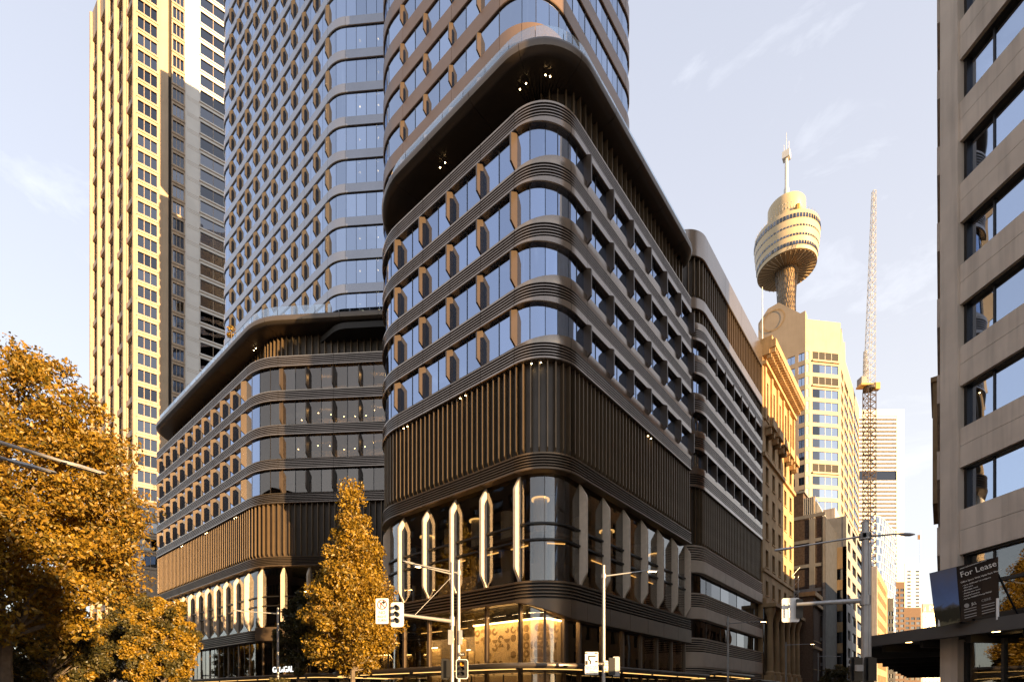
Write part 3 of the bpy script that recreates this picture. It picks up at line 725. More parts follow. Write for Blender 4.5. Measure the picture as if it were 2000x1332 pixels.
# left tower
U = Path([(-88.9, 52), (-88.9, 32.2), (-54.0, 32.2), (-54.0 + 24 * CS, 32.2 + 24 * SN)], [0, 4.0, 4.0, 0])
g0, g1 = U.brk[1]; h0, h1 = U.brk[0]
us = [45.3 + 3.87 * k for k in range(20)]
fU = [U.near(x=-55.35 - 2.74 * k) for k in range(10, -1, -1)]
fU = [q for q in fU if q is not None]
core_fill(wb, U, -4.0, 45.4, us[-1] + 2, 'interior_dark', 'tower_core'); core_fill(wb, U, -0.1, us[-1] + 2.05, 147.0, 'bronze_sky_reflect', 'upper_storeys')
ul = [h0 + 0.3, h1 - 0.3] + fU + [g1 + 0.1] + [g1 + 0.1 + 2.4 * k for k in range(1, 7)]
FIN_U = [(0, 0.06), (0.46, 0.62), (0.46, 2.1), (0, 2.7)]
for k, z in enumerate(us):
    fl = [(-0.5, z - 1.1), (-0.02, z - 1.1), (0.03, z - 1.05), (0.03, z - 0.06), (-0.02, z), (-0.5, z)]
    cu = sorted(set([0.1, h1] + fU[2::3] + [g0 - 0.1, g1 + 0.05] + [g1 + 5, U.len - 1]))
    if k: band(wb, U, cu, fl, 'bronze_sky_reflect', 'tower_band')
    if k + 1 < len(us):
        facade(wb, U, ul, [(max(z - 0.02, 46.4), z + 2.79)], glass_m='glass_tower', inset=0.12, fin=False, name='tower_pane', frame=False, blinds=0.15)
        me = finmesh('fu', 'tower_fin', FIN_U, 0.2)
        for q in fU: place(wb, 'tower_fin', me, U, q, -0.12, z)
        M = MB(); M.prism(U.poly(-0.52), z - 0.9, z - 0.2); M.build('floor_slab', 'interior_dark', wb)
for k in (0, 1, 2, 4, 5, 6, 7, 8):
    for q in (g1 + 1.4, g1 + 3.6):
        p, n = U.pos(q); M = MB(); x, y, z = p.x - n.x * 1.0, p.y - n.y * 1.0, us[k] + 2.2
        M.lathe([(0, z - 0.09), (0.09, z), (0, z + 0.09)], x, y, 8); piece(wb, 'ceiling_lamp', M, 'warm_spot')

# ------------------------------------------------------------------ annex further along the side street
ax = thing('office_building', (-24, 65, 0), 'lower bronze block beyond the corner tower, pale ribbed bands at its foot', 'office building')
A = Path([(-30, 52.4), (-19.3, 52.4), (-19.3, 77.6)], [0, 2.7, 0])
a0_, a1_ = A.brk[0]
fA = [a1_ + 0.2 + 3.1 * k for k in range(8)]
core_fill(ax, A, -3.5, 0, 49.5, 'interior_dark', 'building_core')
cutA = [0.2, a0_ - 0.5, a1_ + 0.3] + fA[2::2] + [A.len - 0.02]
AZ = [(23.55, 24.9), (27.5, 28.8), (31.45, 32.75), (35.4, 36.7), (38.95, 40.1)]
for i, (z0, z1) in enumerate(AZ):
    wA = lambda q: max(0.0, min(1.0, (q - a0_) / (a1_ - a0_)))
    band(ax, A, cutA, (lambda z0, z1: lambda q: ribs(z0, z1, 0.25 * wA(q), 0.55))(z0, z1), 'bronze_band')
    M = MB(); M.prism(A.poly(-0.6), z0 + 0.1, z1 - 0.1); M.build('floor_slab', 'interior_dark', ax)
rowsA = [(AZ[i][1], AZ[i + 1][0]) for i in range(4)]
facade(ax, A, [a0_ + 0.2, a0_ + 2.1] + fA, rowsA, skip_fin=(0,))
flatp = lambda z0, z1: [(-0.6, z0), (-0.02, z0), (0.04, z0 + 0.06), (0.04, z1 - 0.06), (-0.02, z1), (-0.6, z1)]
band(ax, A, cutA, flatp(42.1, 43.3), 'bronze_band')
band(ax, A, cutA, flatp(47.6, 50.4), 'bronze_band')
louvres(ax, A, a0_ - 1, A.len - 0.1, 40.1, 42.1, sp=0.7)
louvres(ax, A, a0_ - 1, A.len - 0.1, 43.3, 47.6, sp=0.7)
louvres(ax, A, a0_ - 1, A.len - 0.1, 17.3, 23.55, sp=0.62)
M = MB(); M.prism(A.poly(-0.4), 50.0, 50.3); M.build('roof', 'bronze_dark', ax)
for (z0, z1, b_) in ((15.2, 17.3, 0.75), (10.3, 12.3, 0.7), (5.6, 7.6, 1.0)):
    band(ax, A, cutA, ribs(z0, z1, b_, 0.0, strip=0.55, n=6), 'stone_band')
for (z0, z1) in ((12.3, 14.5), (7.6, 9.7)):
    facade(ax, A, [a0_ + 0.2, a1_] + fA[1::2] + [A.len - 0.1], [(z0, z1)], glass_m='glass_office', fin=False)
band(ax, A, cutA, ribs(2.6, 4.6, 0.0, 0.0, strip=0.1, n=8), 'stone_band')
AW3 = Path([(-22, 51.2), (-16.6, 51.2), (-16.6, 64), (-19.3, 64)], [0, 0.8, 0.8, 0]); awning(ax, AW3, 3.9, depth=2.5)
AW4 = Path([(-19.3, 66.5), (-16.8, 66.5), (-16.8, 77), (-19.3, 77)], [0, 0.8, 0.8, 0]); awning(ax, AW4, 3.5, depth=2.2)
flush()

# ------------------------------------------------------------------ flat-walled buildings
class Frame:
    """a wall line: origin, direction of travel (outside on its right)"""
    def __init__(s, o, t):
        s.o = Vector((o[0], o[1])); s.t = Vector((t[0], t[1])).normalized(); s.n = Vector((s.t.y, -s.t.x))
    def p(s, u, out_, z):
        q = s.o + s.t * u + s.n * out_; return (q.x, q.y, z)
    def u(s, px):                       # where the sight line through photo column px meets the wall
        k = (px - 1000) / 1000; d = CR * k + CF; a, b = d.x, d.y; t = s.t; den = a * t.y - b * t.x
        return (b * s.o.x - a * s.o.y) / den
    def z(s, px, py):
        x, y, _ = s.p(s.u(px), 0, 0); d = -x * math.sin(YAW) + y * math.cos(YAW); return EYE + (HOR - py) / 1000 * d
def fbox(M, F, u0, u1, o0, o1, z0, z1):
    v = [F.p(u, o_, z) for z in (z0, z1) for (u, o_) in ((u0, o1), (u1, o1), (u1, o0), (u0, o0))]
    return M.add(v, [(0, 3, 2, 1), (4, 5, 6, 7), (0, 1, 5, 4), (1, 2, 6, 5), (2, 3, 7, 6), (3, 0, 4, 7)])
def grid_wall(root, F, A, B, C, D, cols, rws, wall_m, glass_m, th=0.4, recess=0.3, nm=0, mul_m='frame_dark', wall='wall', pane='window', sill=None, bars=0):
    """wall with real openings: piers, spandrels, panes set back, mullions"""
    W = MB(); e = [A] + [c for cc in cols for c in cc] + [B]
    for i in range(0, len(e), 2):
        if e[i + 1] - e[i] > 0.01: fbox(W, F, e[i], e[i + 1], -th, 0, C, D)
    for (u0, u1) in cols:
        zz = [C] + [c for r in rws for c in r] + [D]
        for i in range(0, len(zz), 2):
            if zz[i + 1] - zz[i] > 0.01: fbox(W, F, u0, u1, -th, -0.003, zz[i], zz[i + 1])
    w = W.build(wall, wall_m, root)
    for (u0, u1) in cols:
        for (z0, z1) in rws:
            G = MB(); fbox(G, F, u0, u1, -recess - 0.04, -recess, z0, z1)
            if not inview(G.v, 60): continue
            piece(root, pane, G, glass_m)
            if nm or bars:
                X = MB()
                for k in range(1, nm + 1):
                    u = u0 + (u1 - u0) * k / (nm + 1); fbox(X, F, u - 0.05, u + 0.05, -recess - 0.02, -recess + 0.05, z0, z1)
                for k in range(1, bars + 1):
                    z = z0 + (z1 - z0) * k / (bars + 1); fbox(X, F, u0, u1, -recess - 0.02, -recess + 0.04, z - 0.05, z + 0.05)
                piece(root, 'window_bar', X, mul_m)
            if sill:
                X = MB(); fbox(X, F, u0 - 0.1, u1 + 0.1, -recess, 0.12, z0 - 0.16, z0 - 0.01); piece(root, 'sill', X, sill)
    return w
def rowz(z0, h, step, n): return [(z0 + step * i, z0 + step * i + h) for i in range(n)]

# --- tall beige tower at the left
bt = thing('office_tower', (-140, 45, 0), 'tall beige stone tower with golden sunlit piers behind the trees', 'office tower')
Fl = Frame((-136 - 33.2, 33 - 33.2 * 0.043), (1.0, 0.043)); Fr = Frame((-136, 33), (0.219, 0.976))
BTOP = 178.0
cols = [(0.45 + 6.6 * i + 0.55, 0.45 + 6.6 * i + 5.85) for i in range(5)]
grid_wall(bt, Fl, 0, 33.2, 0, BTOP, cols, rowz(9, 6.1, 7.4, 22), 'granite', 'glass_office', th=0.8, recess=0.55, nm=3, mul_m='granite', bars=1, pane='tall_window')
for i in range(6):
    M = MB(); x, y, _ = Fl.p(0.45 + 6.6 * i * 0.985, 0.02, 0); M.tube((x, y, 0), (x, y, BTOP), 0.48, n=12); M.build('round_pier', 'granite', bt, smooth=True)
ru = Fr.u
zr = rowz(30, 2.55, 3.7, 40)
b1 = (ru(266), ru(309)); b2 = (ru(335), ru(361)); b3 = (ru(389), ru(437) + 6)
W = MB(); fbox(W, Fr, b1[1], b2[0] - 0.6, -1.5, 0.0, 0, BTOP); W.build('stone_pier', 'beige_panel', bt)
W = MB(); fbox(W, Fr, b2[1], b3[0], -1.5, 0.25, 0, BTOP); pier = W.build('stone_pier', 'white_panel', bt)
for z in [32 + 3.7 * i for i in range(39)]:
    for k in range(3):
        X = MB(); fbox(X, Fr, b2[1] + 0.4, b3[0] - 0.01, 0.22, 0.262, z + 0.35 * k, z + 0.35 * k + 0.05)
        if inview(X.v, 40): X.build('groove_moulding', 'granite', pier)
for (a, b, o_, wm) in ((b1[0], b1[1], 0.5, 'granite'), (b2[0], b2[1], 0.45, 'granite'), (b3[0], b3[1], 0.0, 'white_panel')):
    Fx = Frame(Fr.p(0, o_, 0)[:2], (0.219, 0.976))
    grid_wall(bt, Fx, a, b, 0, BTOP, [(a + 0.25, b - 0.25)], zr, wm, 'glass_office', th=1.2, recess=0.22, nm=3 if b - a > 5.5 else 2, mul_m='granite', wall='bay_wall')
    for (z0, z1) in zr:
        X = MB(); fbox(X, Fx, a - 0.05, b + 0.05, 0.0, 0.14, z0 - 0.55, z0 - 0.42); piece(bt, 'sill_rail', X, 'granite')
M = MB(); M.prism([(-169, 34.6), (-136.3, 34.6), (-125, 82), (-169, 80)], 0, BTOP - 0.5); M.build('tower_core', 'interior_dark', bt)
flush()

# --- sandstone bank down the side street
hb = thing('sandstone_building', (-24, 88, 0), 'golden sandstone commercial building with bracketed cornice and columned base', 'building')
Fh = Frame((-19.3, 77.75), (0, 1)); HL = 19.6
hc = [(1.6 + 3.72 * i, 1.6 + 3.72 * i + 1.55) for i in range(5)]
hz = [(5.9, 13.6)] + [(15.9, 18.0)] + rowz(19.9, 2.5, 4.0, 4) + [(36.4, 39.2), (41.0, 46.6)]
grid_wall(hb, Fh, 0, HL, 0, 49.2, hc, hz[1:], 'sandstone', 'glass_office', th=0.7, recess=0.45, nm=1, bars=1, mul_m='bronze_dark', sill='sandstone')
M = MB(); fbox(M, Fh, 0, HL, -14, -0.75, 0, 49.0); M.build('building_core', 'interior_dark', hb)
def course(z0, z1, out_, name='cornice', m='sandstone', root=hb, F=Fh, a=-0.05, b=HL + 0.05):
    M = MB(); fbox(M, F, a, b, -0.3, out_, z0, z1); return M.build(name, m, root)
course(14.4, 15.2, 0.5); course(19.0, 19.4, 0.25, 'string_course'); course(35.2, 35.7, 0.35, 'string_course'); course(48.0, 48.5, 0.5); top = course(49.9, 51.0, 1.7)
course(49.2, 49.9, 0.9); course(51.0, 51.6, 1.2, 'parapet')
for i in range(26):
    u = 0.3 + (HL - 0.6) * i / 25; M = MB(); fbox(M, Fh, u - 0.16, u + 0.16, 0.9, 1.6, 49.25, 49.88); fbox(M, Fh, u - 0.12, u + 0.12, 0.5, 1.1, 48.7, 49.24); M.build('bracket', 'sandstone', top)
for i in range(6):
    u = 0.8 + 3.62 * i; M = MB(); fbox(M, Fh, u - 0.34, u + 0.34, 0.0, 0.28, 40.6, 47.9); M.build('pilaster', 'sandstone', hb)
for i in range(5):
    u = 1.6 + 3.72 * i + 0.78
    M = MB(); fbox(M, Fh, u - 1.25, u + 1.25, 0.0, 1.1, 39.5, 39.75); fbox(M, Fh, u - 1.2, u + 1.2, 0.95, 1.1, 39.75, 40.7)
    for s_ in (-0.8, 0.8): fbox(M, Fh, u + s_ - 0.2, u + s_ + 0.2, 0.0, 0.8, 38.6, 39.5)
    M.build('balcony', 'sandstone', hb)
for i in range(6):
    u = 0.9 + 3.5 * i; x, y, _ = Fh.p(u, 0.75, 0)
    M = MB(); M.lathe([(0.58, 4.4), (0.58, 4.8), (0.43, 5.0), (0.41, 8), (0.35, 11.9), (0.37, 12.2), (0.55, 12.9), (0.72, 13.4), (0.72, 13.9), (0.0, 13.9)], x, y, 16); c = M.build('column', 'sandstone', hb, smooth=True)
    M = MB(); fbox(M, Fh, u - 0.66, u + 0.66, 0.05, 1.4, 3.4, 4.4); M.build('plinth', 'sandstone', c)
course(13.9, 14.4, 1.75, 'entablature'); course(2.6, 3.4, 1.7, 'base_course')
M = MB(); fbox(M, Fh, 0.2, HL - 0.2, 0.0, 0.1, 3.4, 13.8); M.build('recess_wall', 'glass_office', hb)
fp = MB(); x, y, _ = Fh.p(2.2, -0.6, 0); fp.tube((x, y, 51), (x, y, 60.5), 0.10, 0.05, 8); fp.build('flagpole', 'white_sign', hb)

# --- brick and concrete building with a rooftop glass box
kb = thing('brick_building', (-24, 112, 0), 'dark brick building with pale concrete grid and rooftop glass box', 'building')
Fk = Frame((-40, 105), (1, 0)); ku = Fk.u; kend = ku(1612)
W = MB(); fbox(W, Fk, 0, kend, -13, -0.2, 0, 33.2); W.build('wall', 'brick_dark', kb)
zl = [6.5 + 4.45 * i for i in range(7)]
for z in zl:
    M = MB(); fbox(M, Fk, 0, kend, -0.2, 0.0, z + 0.25, z + 0.85); M.build('concrete_band', 'concrete_grey', kb)
for px in (1540, 1586, 1608):
    a = ku(px); M = MB(); fbox(M, Fk, a - (0.1 if px > 1600 else 0.45), a + (0.3 if px > 1600 else 0.45), -0.2, 0.004, 0, 33.2); M.build('concrete_pier', 'concrete_grey', kb)
for i, z in enumerate(zl):
    for (a, b) in ((ku(1541) + 0.45, ku(1586) - 0.45), (ku(1586) + 0.45, ku(1608) - 0.1)):
        M = MB(); fbox(M, Fk, a + 0.05, b - 0.05, -0.2, -0.07, z + 0.9, min(z + 4.4, 33.2)); M.build('brick_panel', 'brick_dark', kb)
M = MB(); fbox(M, Frame((-40 + kend, 105), (0, 1)), 0, 13, -0.6, 0.02, 0, 33.2); M.build('side_wall', 'black_wall', kb)
M = MB(); fbox(M, Fk, 0, ku(1566), -9, -1.2, 33.2, 38.6); M.build('roof_house', 'brick_dark', kb)
M = MB(); fbox(M, Fk, 0, ku(1566) + 0.3, -9.2, -1.0, 38.6, 39.0); M.build('coping', 'concrete_grey', kb)
gx = MB(); a, b = ku(1567), ku(1589); fbox(gx, Fk, a, b, -8, -1.4, 33.2, 37.6); gb = gx.build('glass_box', 'glass_light', kb)
for k in range(7):
    M = MB(); u = a + (b - a) * k / 6; fbox(M, Fk, u - 0.05, u + 0.05, -1.4, -1.3, 33.2, 37.6); M.build('glazing_bar', 'white_panel', gb)
M = MB(); P_ = [Fk.p(ku(1590), -2, 37.0), Fk.p(ku(1611), -2, 33.2), Fk.p(ku(1590), -2, 33.2)]; P2 = [Fk.p(ku(1590), -7, 37.0), Fk.p(ku(1611), -7, 33.2), Fk.p(ku(1590), -7, 33.2)]
M.add(P_ + P2, [(0, 1, 2), (5, 4, 3), (0, 3, 4, 1), (1, 4, 5, 2), (2, 5, 3, 0)]); M.build('sloping_roof', 'white_panel', kb)
# scaffold against it
sc = thing('scaffold', at(1549, 1350, 88), 'steel tube scaffold between the sandstone and brick buildings', 'scaffold')
for i in range(3):
    for j in range(2):
        q = at(1543 + 8 * i, 1356, 86 + 1.6 * j); M = MB(); M.tube((q.x, q.y, 0), (q.x, q.y, 21.5), 0.06, n=6); M.build('standard', 'galvanised', sc)
for z in [3 + 2.0 * k for k in range(10)]:
    a, b = at(1541, 1356, 86), at(1562, 1356, 86); M = MB(); M.tube((a.x, a.y, z), (b.x, b.y, z), 0.05, n=6); M.build('ledger', 'galvanised', sc)
    M = MB(); M.tube((a.x, a.y, z), (b.x, b.y, z + 2), 0.04, n=6); M.build('brace', 'galvanised', sc)

# --- low brick building in front
lbk = thing('brick_building', (-18, 100, 0), 'low brown brick building with arched windows beside the sandstone one', 'building')
Fb = Frame((-30, 98), (1, 0)); be = Fb.u(1588)
W = MB(); fbox(W, Fb, Fb.u(1562), be, -6.8, 0, 0, 18.2); W.build('wall', 'brick_brown', lbk)
M = MB(); fbox(M, Fb, Fb.u(1561), be + 0.4, -6.9, 0.3, 18.2, 18.9); M.build('coping', 'sandstone', lbk)
Fs = Frame((-30 + be, 98), (0, 1))
grid_wall(lbk, Fs, 0.05, 6.8, 0, 18.2, [(0.6 + 1.05 * i, 1.25 + 1.05 * i) for i in range(6)], [(6.0, 8.6), (10.8, 15.6)], 'brick_brown', 'glass_office', th=0.45, recess=0.3, nm=0, sill='sandstone')
M = MB(); fbox(M, Fs, 0, 6.8, -0.2, 0.45, 16.6, 17.1); fbox(M, Fs, 0, 6.8, -0.2, 0.3, 9.4, 9.8); M.build('string_course', 'sandstone', lbk)
flush()

# --- grey building and the beige-walled one beyond
gb2 = thing('office_building', (-20, 138, 0), 'narrow grey office building with projecting fins past the brick block', 'office building')
Fg = Frame((-14.5, 120), (0, 1))
grid_wall(gb2, Fg, 0, 34, 0, 37, [(2.2, 6.0), (9, 15), (17, 33)], rowz(5.5, 2.0, 3.6, 9), 'concrete_grey', 'glass_office', th=0.6, recess=0.25, nm=2)
Fg0 = Frame((-19, 120), (1, 0))
grid_wall(gb2, Fg0, 0, 4.5, 0, 31, [(2.6, 3.9)], rowz(3.5, 2.2, 4.2, 6), 'sandstone', 'glass_light', th=0.5, recess=0.3, nm=1, wall='end_wall')
M = MB(); fbox(M, Fg0, 0, 4.49, -0.6, -0.02, 31, 37); fbox(M, Fg, 0.7, 34, -14, -0.62, 0, 36.9); M.build('building_core', 'concrete_grey', gb2)
M = MB(); fbox(M, Fg, 8, 22, -9, -3, 37, 41.5); M.build('roof_house', 'concrete', gb2)
bb = thing('office_building', (-18, 180, 0), 'beige blank-walled building with gold-lit window bays along the side street', 'office building')
Fe = Frame((-22, 165), (1, 0)); Fe2 = Frame((-13.1, 165), (0, 1))
M = MB(); fbox(M, Fe, 0, 8.9, -0.5, 0, 0, 35.5); M.build('end_wall', 'concrete', bb)
grid_wall(bb, Fe2, 0.5, 33, 0, 35.0, [(1.6 + 3.2 * i, 3.6 + 3.2 * i) for i in range(9)], rowz(5, 2.0, 3.7, 8), 'sandstone', 'glass_office', th=0.5, recess=0.3, nm=1)
M = MB(); fbox(M, Fe2, 0.5, 33, -8.5, -0.6, 0, 34.8); M.build('building_core', 'concrete_grey', bb)
flush()

# --- faceted granite-and-glass tower
ot = thing('office_tower', tuple(at(1600, 1356, 165).to_tuple()[:2]) + (0,), 'golden granite tower with angled corner, stacked bay windows and gabled top', 'office tower')
oA = at(1573, 1356, 150); oB = at(1642, 1356, 151.6)
F1 = Frame((oA.x - 60, oA.y), (1, 0)); F2 = Frame((oA.x, oA.y), (oB.x - oA.x, oB.y - oA.y)); F3 = Frame((oB.x, oB.y), (0.0, 1))
L2 = (oB - oA).to_2d().length; OT = 110.0; st = 3.65; orow = rowz(12.2, 2.5, st, 25)
u1 = F1.u
grid_wall(ot, F1, 0, 60, 0, OT - 6.5, [(u1(1480), u1(1508)), (u1(1513), u1(1533)), (u1(1537), u1(1552.5)), (u1(1559), u1(1571))], rowz(12.2 - 0.1, 2.3, st, 25), 'beige_panel', 'glass_tower', th=0.5, recess=0.2, nm=1)
g = MB(); zt = lambda px, py: F1.z(px, py)
G = [(u1(1481), OT - 6.5), (u1(1573) - 0.01, OT - 6.5), (u1(1573) - 0.01, zt(1572, 607)), (u1(1563), zt(1563, 612)), (u1(1521), zt(1521, 591)), (u1(1500), zt(1500, 603)), (u1(1481), zt(1481, 632))]
n_ = len(G); g.add([F1.p(u, 0, z) for u, z in G] + [F1.p(u, -3, z) for u, z in G], [tuple(range(n_)), tuple(range(2 * n_ - 1, n_ - 1, -1))] + [(i, n_ + i, n_ + (i + 1) % n_, (i + 1) % n_) for i in range(n_)])
gable = g.build('gable', 'beige_panel', ot)
M = MB(); cu_, cz_ = u1(1511), zt(1511, 626)
ring = []
for i in range(28):
    a = 2 * math.pi * i / 28; ring.append((math.cos(a), math.sin(a)))
M.add([F1.p(cu_ + 3.2 * c, 0.12, cz_ + 3.2 * s_) for c, s_ in ring] + [F1.p(cu_ + 2.8 * c, 0.12, cz_ + 2.8 * s_) for c, s_ in ring], [(i, (i + 1) % 28, 28 + (i + 1) % 28, 28 + i) for i in range(28)])
M.build('round_moulding', 'sandstone', gable)
a, b = L2 * 0.20, L2 * 0.93
holes = (15, 22)
rr = [r for i, r in enumerate(orow) if i not in holes]
grid_wall(ot, F2, 0, L2, 0, OT + 1.6, [(0.15, L2 * 0.11), (a, b)], orow, 'beige_panel', 'glass_light', th=0.5, recess=0.15, nm=3, mul_m='white_panel', wall='corner_wall')
for i, (z0, z1) in enumerate(orow):
    M = MB()
    if i in holes or i == 24:
        fbox(M, F2, a, b, -0.14, -0.10, z0, z1); M.build('loggia_shade', 'interior_dark', ot)  # flat dark plate: shade of the recess put into its colour
        M = MB(); fbox(M, F2, a - 0.2, b + 0.2, 0.0, 0.5, z0 - 0.5, z0); M.build('ledge', 'beige_panel', ot)
    else:
        fbox(M, F2, a, a + (b - a) * 0.27, -0.12, 0.02, z0, z1); M.build('dark_bay_pane', 'glass_office', ot)
grid_wall(ot, F3, 0, 44, 0, OT - 5, [(0.8, 5.4), (7.5, 16), (18, 27), (29, 43)], rowz(12.2, 2.3, st, 24), 'beige_panel', 'glass_light', th=0.5, recess=0.15, nm=3, mul_m='beige_panel', wall='side_wall')
M = MB(); F3b = F3
G = [(0.3, OT - 5), (10, OT - 5), (8.5, OT + 0.4), (5, OT - 1.5), (1.5, OT + 0.8)]
n_ = 5; M.add([F3.p(u, 0, z) for u, z in G] + [F3.p(u, -3, z) for u, z in G], [tuple(range(n_)), tuple(range(2 * n_ - 1, n_ - 1, -1))] + [(i, n_ + i, n_ + (i + 1) % n_, (i + 1) % n_) for i in range(n_)])
M.build('gable', 'beige_panel', ot)
M = MB(); M.prism([F1.p(0.6, -0.6, 0)[:2], F1.p(59.4, -0.6, 0)[:2], F2.p(L2 - 0.3, -0.9, 0)[:2], F3.p(43.5, -0.7, 0)[:2], (F1.p(0.6, 0, 0)[0], F3.p(43.5, 0, 0)[1])], 0, OT - 6.6); M.build('tower_core', 'interior_dark', ot)
flush()

# --- observation tower with a round turret
tb = at(1536, 1356, 200)
sk = thing('observation_tower', (tb.x, tb.y, 0), 'golden round turret on a cabled shaft with a white mast', 'tower')
X, Y = tb.x, tb.y
M = MB(); M.lathe([(0.0, 167.4), (3.2, 167.2), (4.2, 168.0), (10.2, 167.0), (10.35, 167.0), (10.5, 168.2), (10.9, 171.5), (11.3, 175.5), (11.5, 179.0), (11.3, 180.6), (8.2, 181.4), (6.0, 181.6)], X, Y, 56); tr = M.build('turret', 'gold_panel', sk, smooth=True)
M = MB(); M.lathe([(0.0, 167.25), (3.1, 167.05), (4.3, 167.7), (10.1, 166.85), (10.1, 166.8), (0, 166.8)], X, Y, 56); M.build('turret_underside', 'shaft_gold', sk)
for i in range(36):
    a = 2 * math.pi * i / 36; c, s_ = math.cos(a), math.sin(a)
    M = MB(); M.tube((X + 3.6 * c, Y + 3.6 * s_, 166.7), (X + 10.0 * c, Y + 10.0 * s_, 166.5), 0.12, n=5); M.build('radial_rib', 'gold_panel', tr)
for zc in (169.1, 172.2, 175.3, 178.3):
    for i in range(64):
        a = 2 * math.pi * (i + 0.5) / 64; r = 10.45 + (zc - 167.5) * 0.095; M = MB(); w_ = 0.41
        c, s_ = math.cos(a), math.sin(a); n = Vector((c, s_)); t = Vector((-s_, c))
        q = [(X + n.x * (r + 0.06) + t.x * k, Y + n.y * (r + 0.06) + t.y * k, z) for z in (zc - 0.78, zc + 0.78) for k in (-w_, w_)]
        if (Vector((X, Y)) - Vector((0, 0))).dot(n) > 6: continue
        q2 = [(X + n.x * (r - 0.1) + t.x * k, Y + n.y * (r - 0.1) + t.y * k, z) for z in (zc - 0.78, zc + 0.78) for k in (-w_, w_)]
        M.add(q + q2, [(0, 1, 3, 2), (0, 2, 6, 4), (1, 5, 7, 3), (2, 3, 7, 6), (0, 4, 5, 1)]); M.build('turret_window', 'glass_office', tr)
M = MB(); M.lathe([(6.1, 181.5), (6.1, 186.2), (6.6, 187.2), (6.6, 191.6), (6.3, 192.0), (0, 192.4)], X, Y, 44); dr = M.build('drum', 'gold_panel', sk, smooth=True)
for i in range(40):
    a = 2 * math.pi * i / 40; c, s_ = math.cos(a), math.sin(a); M = MB(); M.tube((X + 6.15 * c, Y + 6.15 * s_, 186.0), (X + 6.7 * c, Y + 6.7 * s_, 188.0), 0.1, n=4); M.build('drum_rib', 'white_panel', dr)
M = MB(); fx = at(1558, 1356, 193); M.box(fx.x - 1.2, fx.x + 1.2, fx.y - 1.2, fx.y + 1.2, 181.6, 182.0); M.tube((fx.x, fx.y, 182), (fx.x, fx.y, 186.0), 0.9, n=8); M.build('roof_equipment', 'crane_yellow', sk)
for i in range(48):
    a = 2 * math.pi * i / 48; M = MB(); M.tube((X + 11.2 * math.cos(a), Y + 11.2 * math.sin(a), 180.6), (X + 11.2 * math.cos(a), Y + 11.2 * math.sin(a), 181.7), 0.06, n=4); M.build('rail_post', 'gold_panel', tr)
M = MB(); M.tube((X, Y, 192), (X, Y, 199), 1.15, 0.9, 12); M.tube((X, Y, 199), (X, Y, 213), 0.62, 0.55, 10); M.tube((X, Y, 213), (X, Y, 221), 0.12, 0.06, 6); ms = M.build('mast', 'white_panel', sk, smooth=True)
M = MB(); M.box(X - 1.3, X + 1.3, Y - 1.2, Y + 1.2, 210.6, 213.2); M.build('antenna_cluster', 'white_panel', ms)
for dx, dy in ((0.9, 0), (-0.9, 0.4), (0.2, -1)):
    M = MB(); M.tube((X + dx, Y + dy, 213.2), (X + dx, Y + dy, 217), 0.08, n=5); M.build('antenna', 'white_panel', ms)
M = MB(); M.tube((X, Y, 0), (X, Y, 168), 2.9, n=20); M.build('shaft', 'shaft_gold', sk, smooth=True)
for i in range(28):
    a = 2 * math.pi * i / 28
    for s_ in (-1, 1):
        M = MB(); b = a + s_ * 0.9; M.tube((X + 4.2 * math.cos(a), Y + 4.2 * math.sin(a), 167.4), (X + 3.25 * math.cos(b), Y + 3.25 * math.sin(b), 150), 0.09, n=4)
        M.tube((X + 3.25 * math.cos(b), Y + 3.25 * math.sin(b), 150), (X + 4.4 * math.cos(b + s_ * 1.2), Y + 4.4 * math.sin(b + s_ * 1.2), 120), 0.09, n=4); M.build('cable', 'bronze_flat', sk)

# --- tower crane
cr = at(1698, 1356, 172)
ck = thing('tower_crane', (cr.x, cr.y, 0), 'luffing tower crane with raised pale jib and dark lattice mast', 'crane')
ex, ey = CR, CF
def lattice(name, p0, p1, w0, w1, n, m, r=0.09):
    p0 = Vector(p0); p1 = Vector(p1); M = MB(); pr = None
    for i in range(n + 1):
        c = p0.lerp(p1, i / n); w = w0 + (w1 - w0) * i / n
        k = [c + ex * (sx * w / 2) + ey * (sy * w / 2) for sx, sy in ((-1, -1), (1, -1), (1, 1), (-1, 1))]
        if pr:
            for j in range(4):
                M.tube(pr[j], k[j], r * 1.5, n=4); M.tube(pr[j], k[(j + 1) % 4], r, n=4); M.tube(k[j], k[(j + 1) % 4], r, n=4)
        pr = k
    return M.build(name, m, ck)
zs_ = EYE + (HOR - 762) * 0.172
lattice('mast', (cr.x, cr.y, 20), (cr.x, cr.y, zs_), 2.6, 2.6, 36, 'bronze_rib', 0.12)
M = MB(); M.lathe([(0, zs_), (1.9, zs_), (1.9, zs_ + 1.0), (0, zs_ + 1.0)], cr.x, cr.y, 16); M.build('slew_ring', 'bronze_dark', ck)
M = MB(); Fc = Frame((cr.x, cr.y), (CR.x, CR.y)); fbox(M, Fc, -3.6, 2.4, -1.4, 1.4, zs_ + 1.0, zs_ + 1.6); M.build('machinery_deck', 'crane_yellow', ck)
M = MB(); fbox(M, Fc, -3.4, -1.6, -1.2, 1.2, zs_ + 1.6, zs_ + 4.0); M.build('counterweight', 'concrete_grey', ck)
M = MB(); fbox(M, Fc, 0.9, 2.4, 0.4, 1.8, zs_ - 0.6, zs_ + 1.6); M.build('cab', 'crane_yellow', ck)
jt = at(1707, 374, 172); lattice('jib', (cr.x, cr.y, zs_ + 1.6), (jt.x, jt.y, jt.z), 2.4, 0.9, 26, 'crane_white', 0.065)
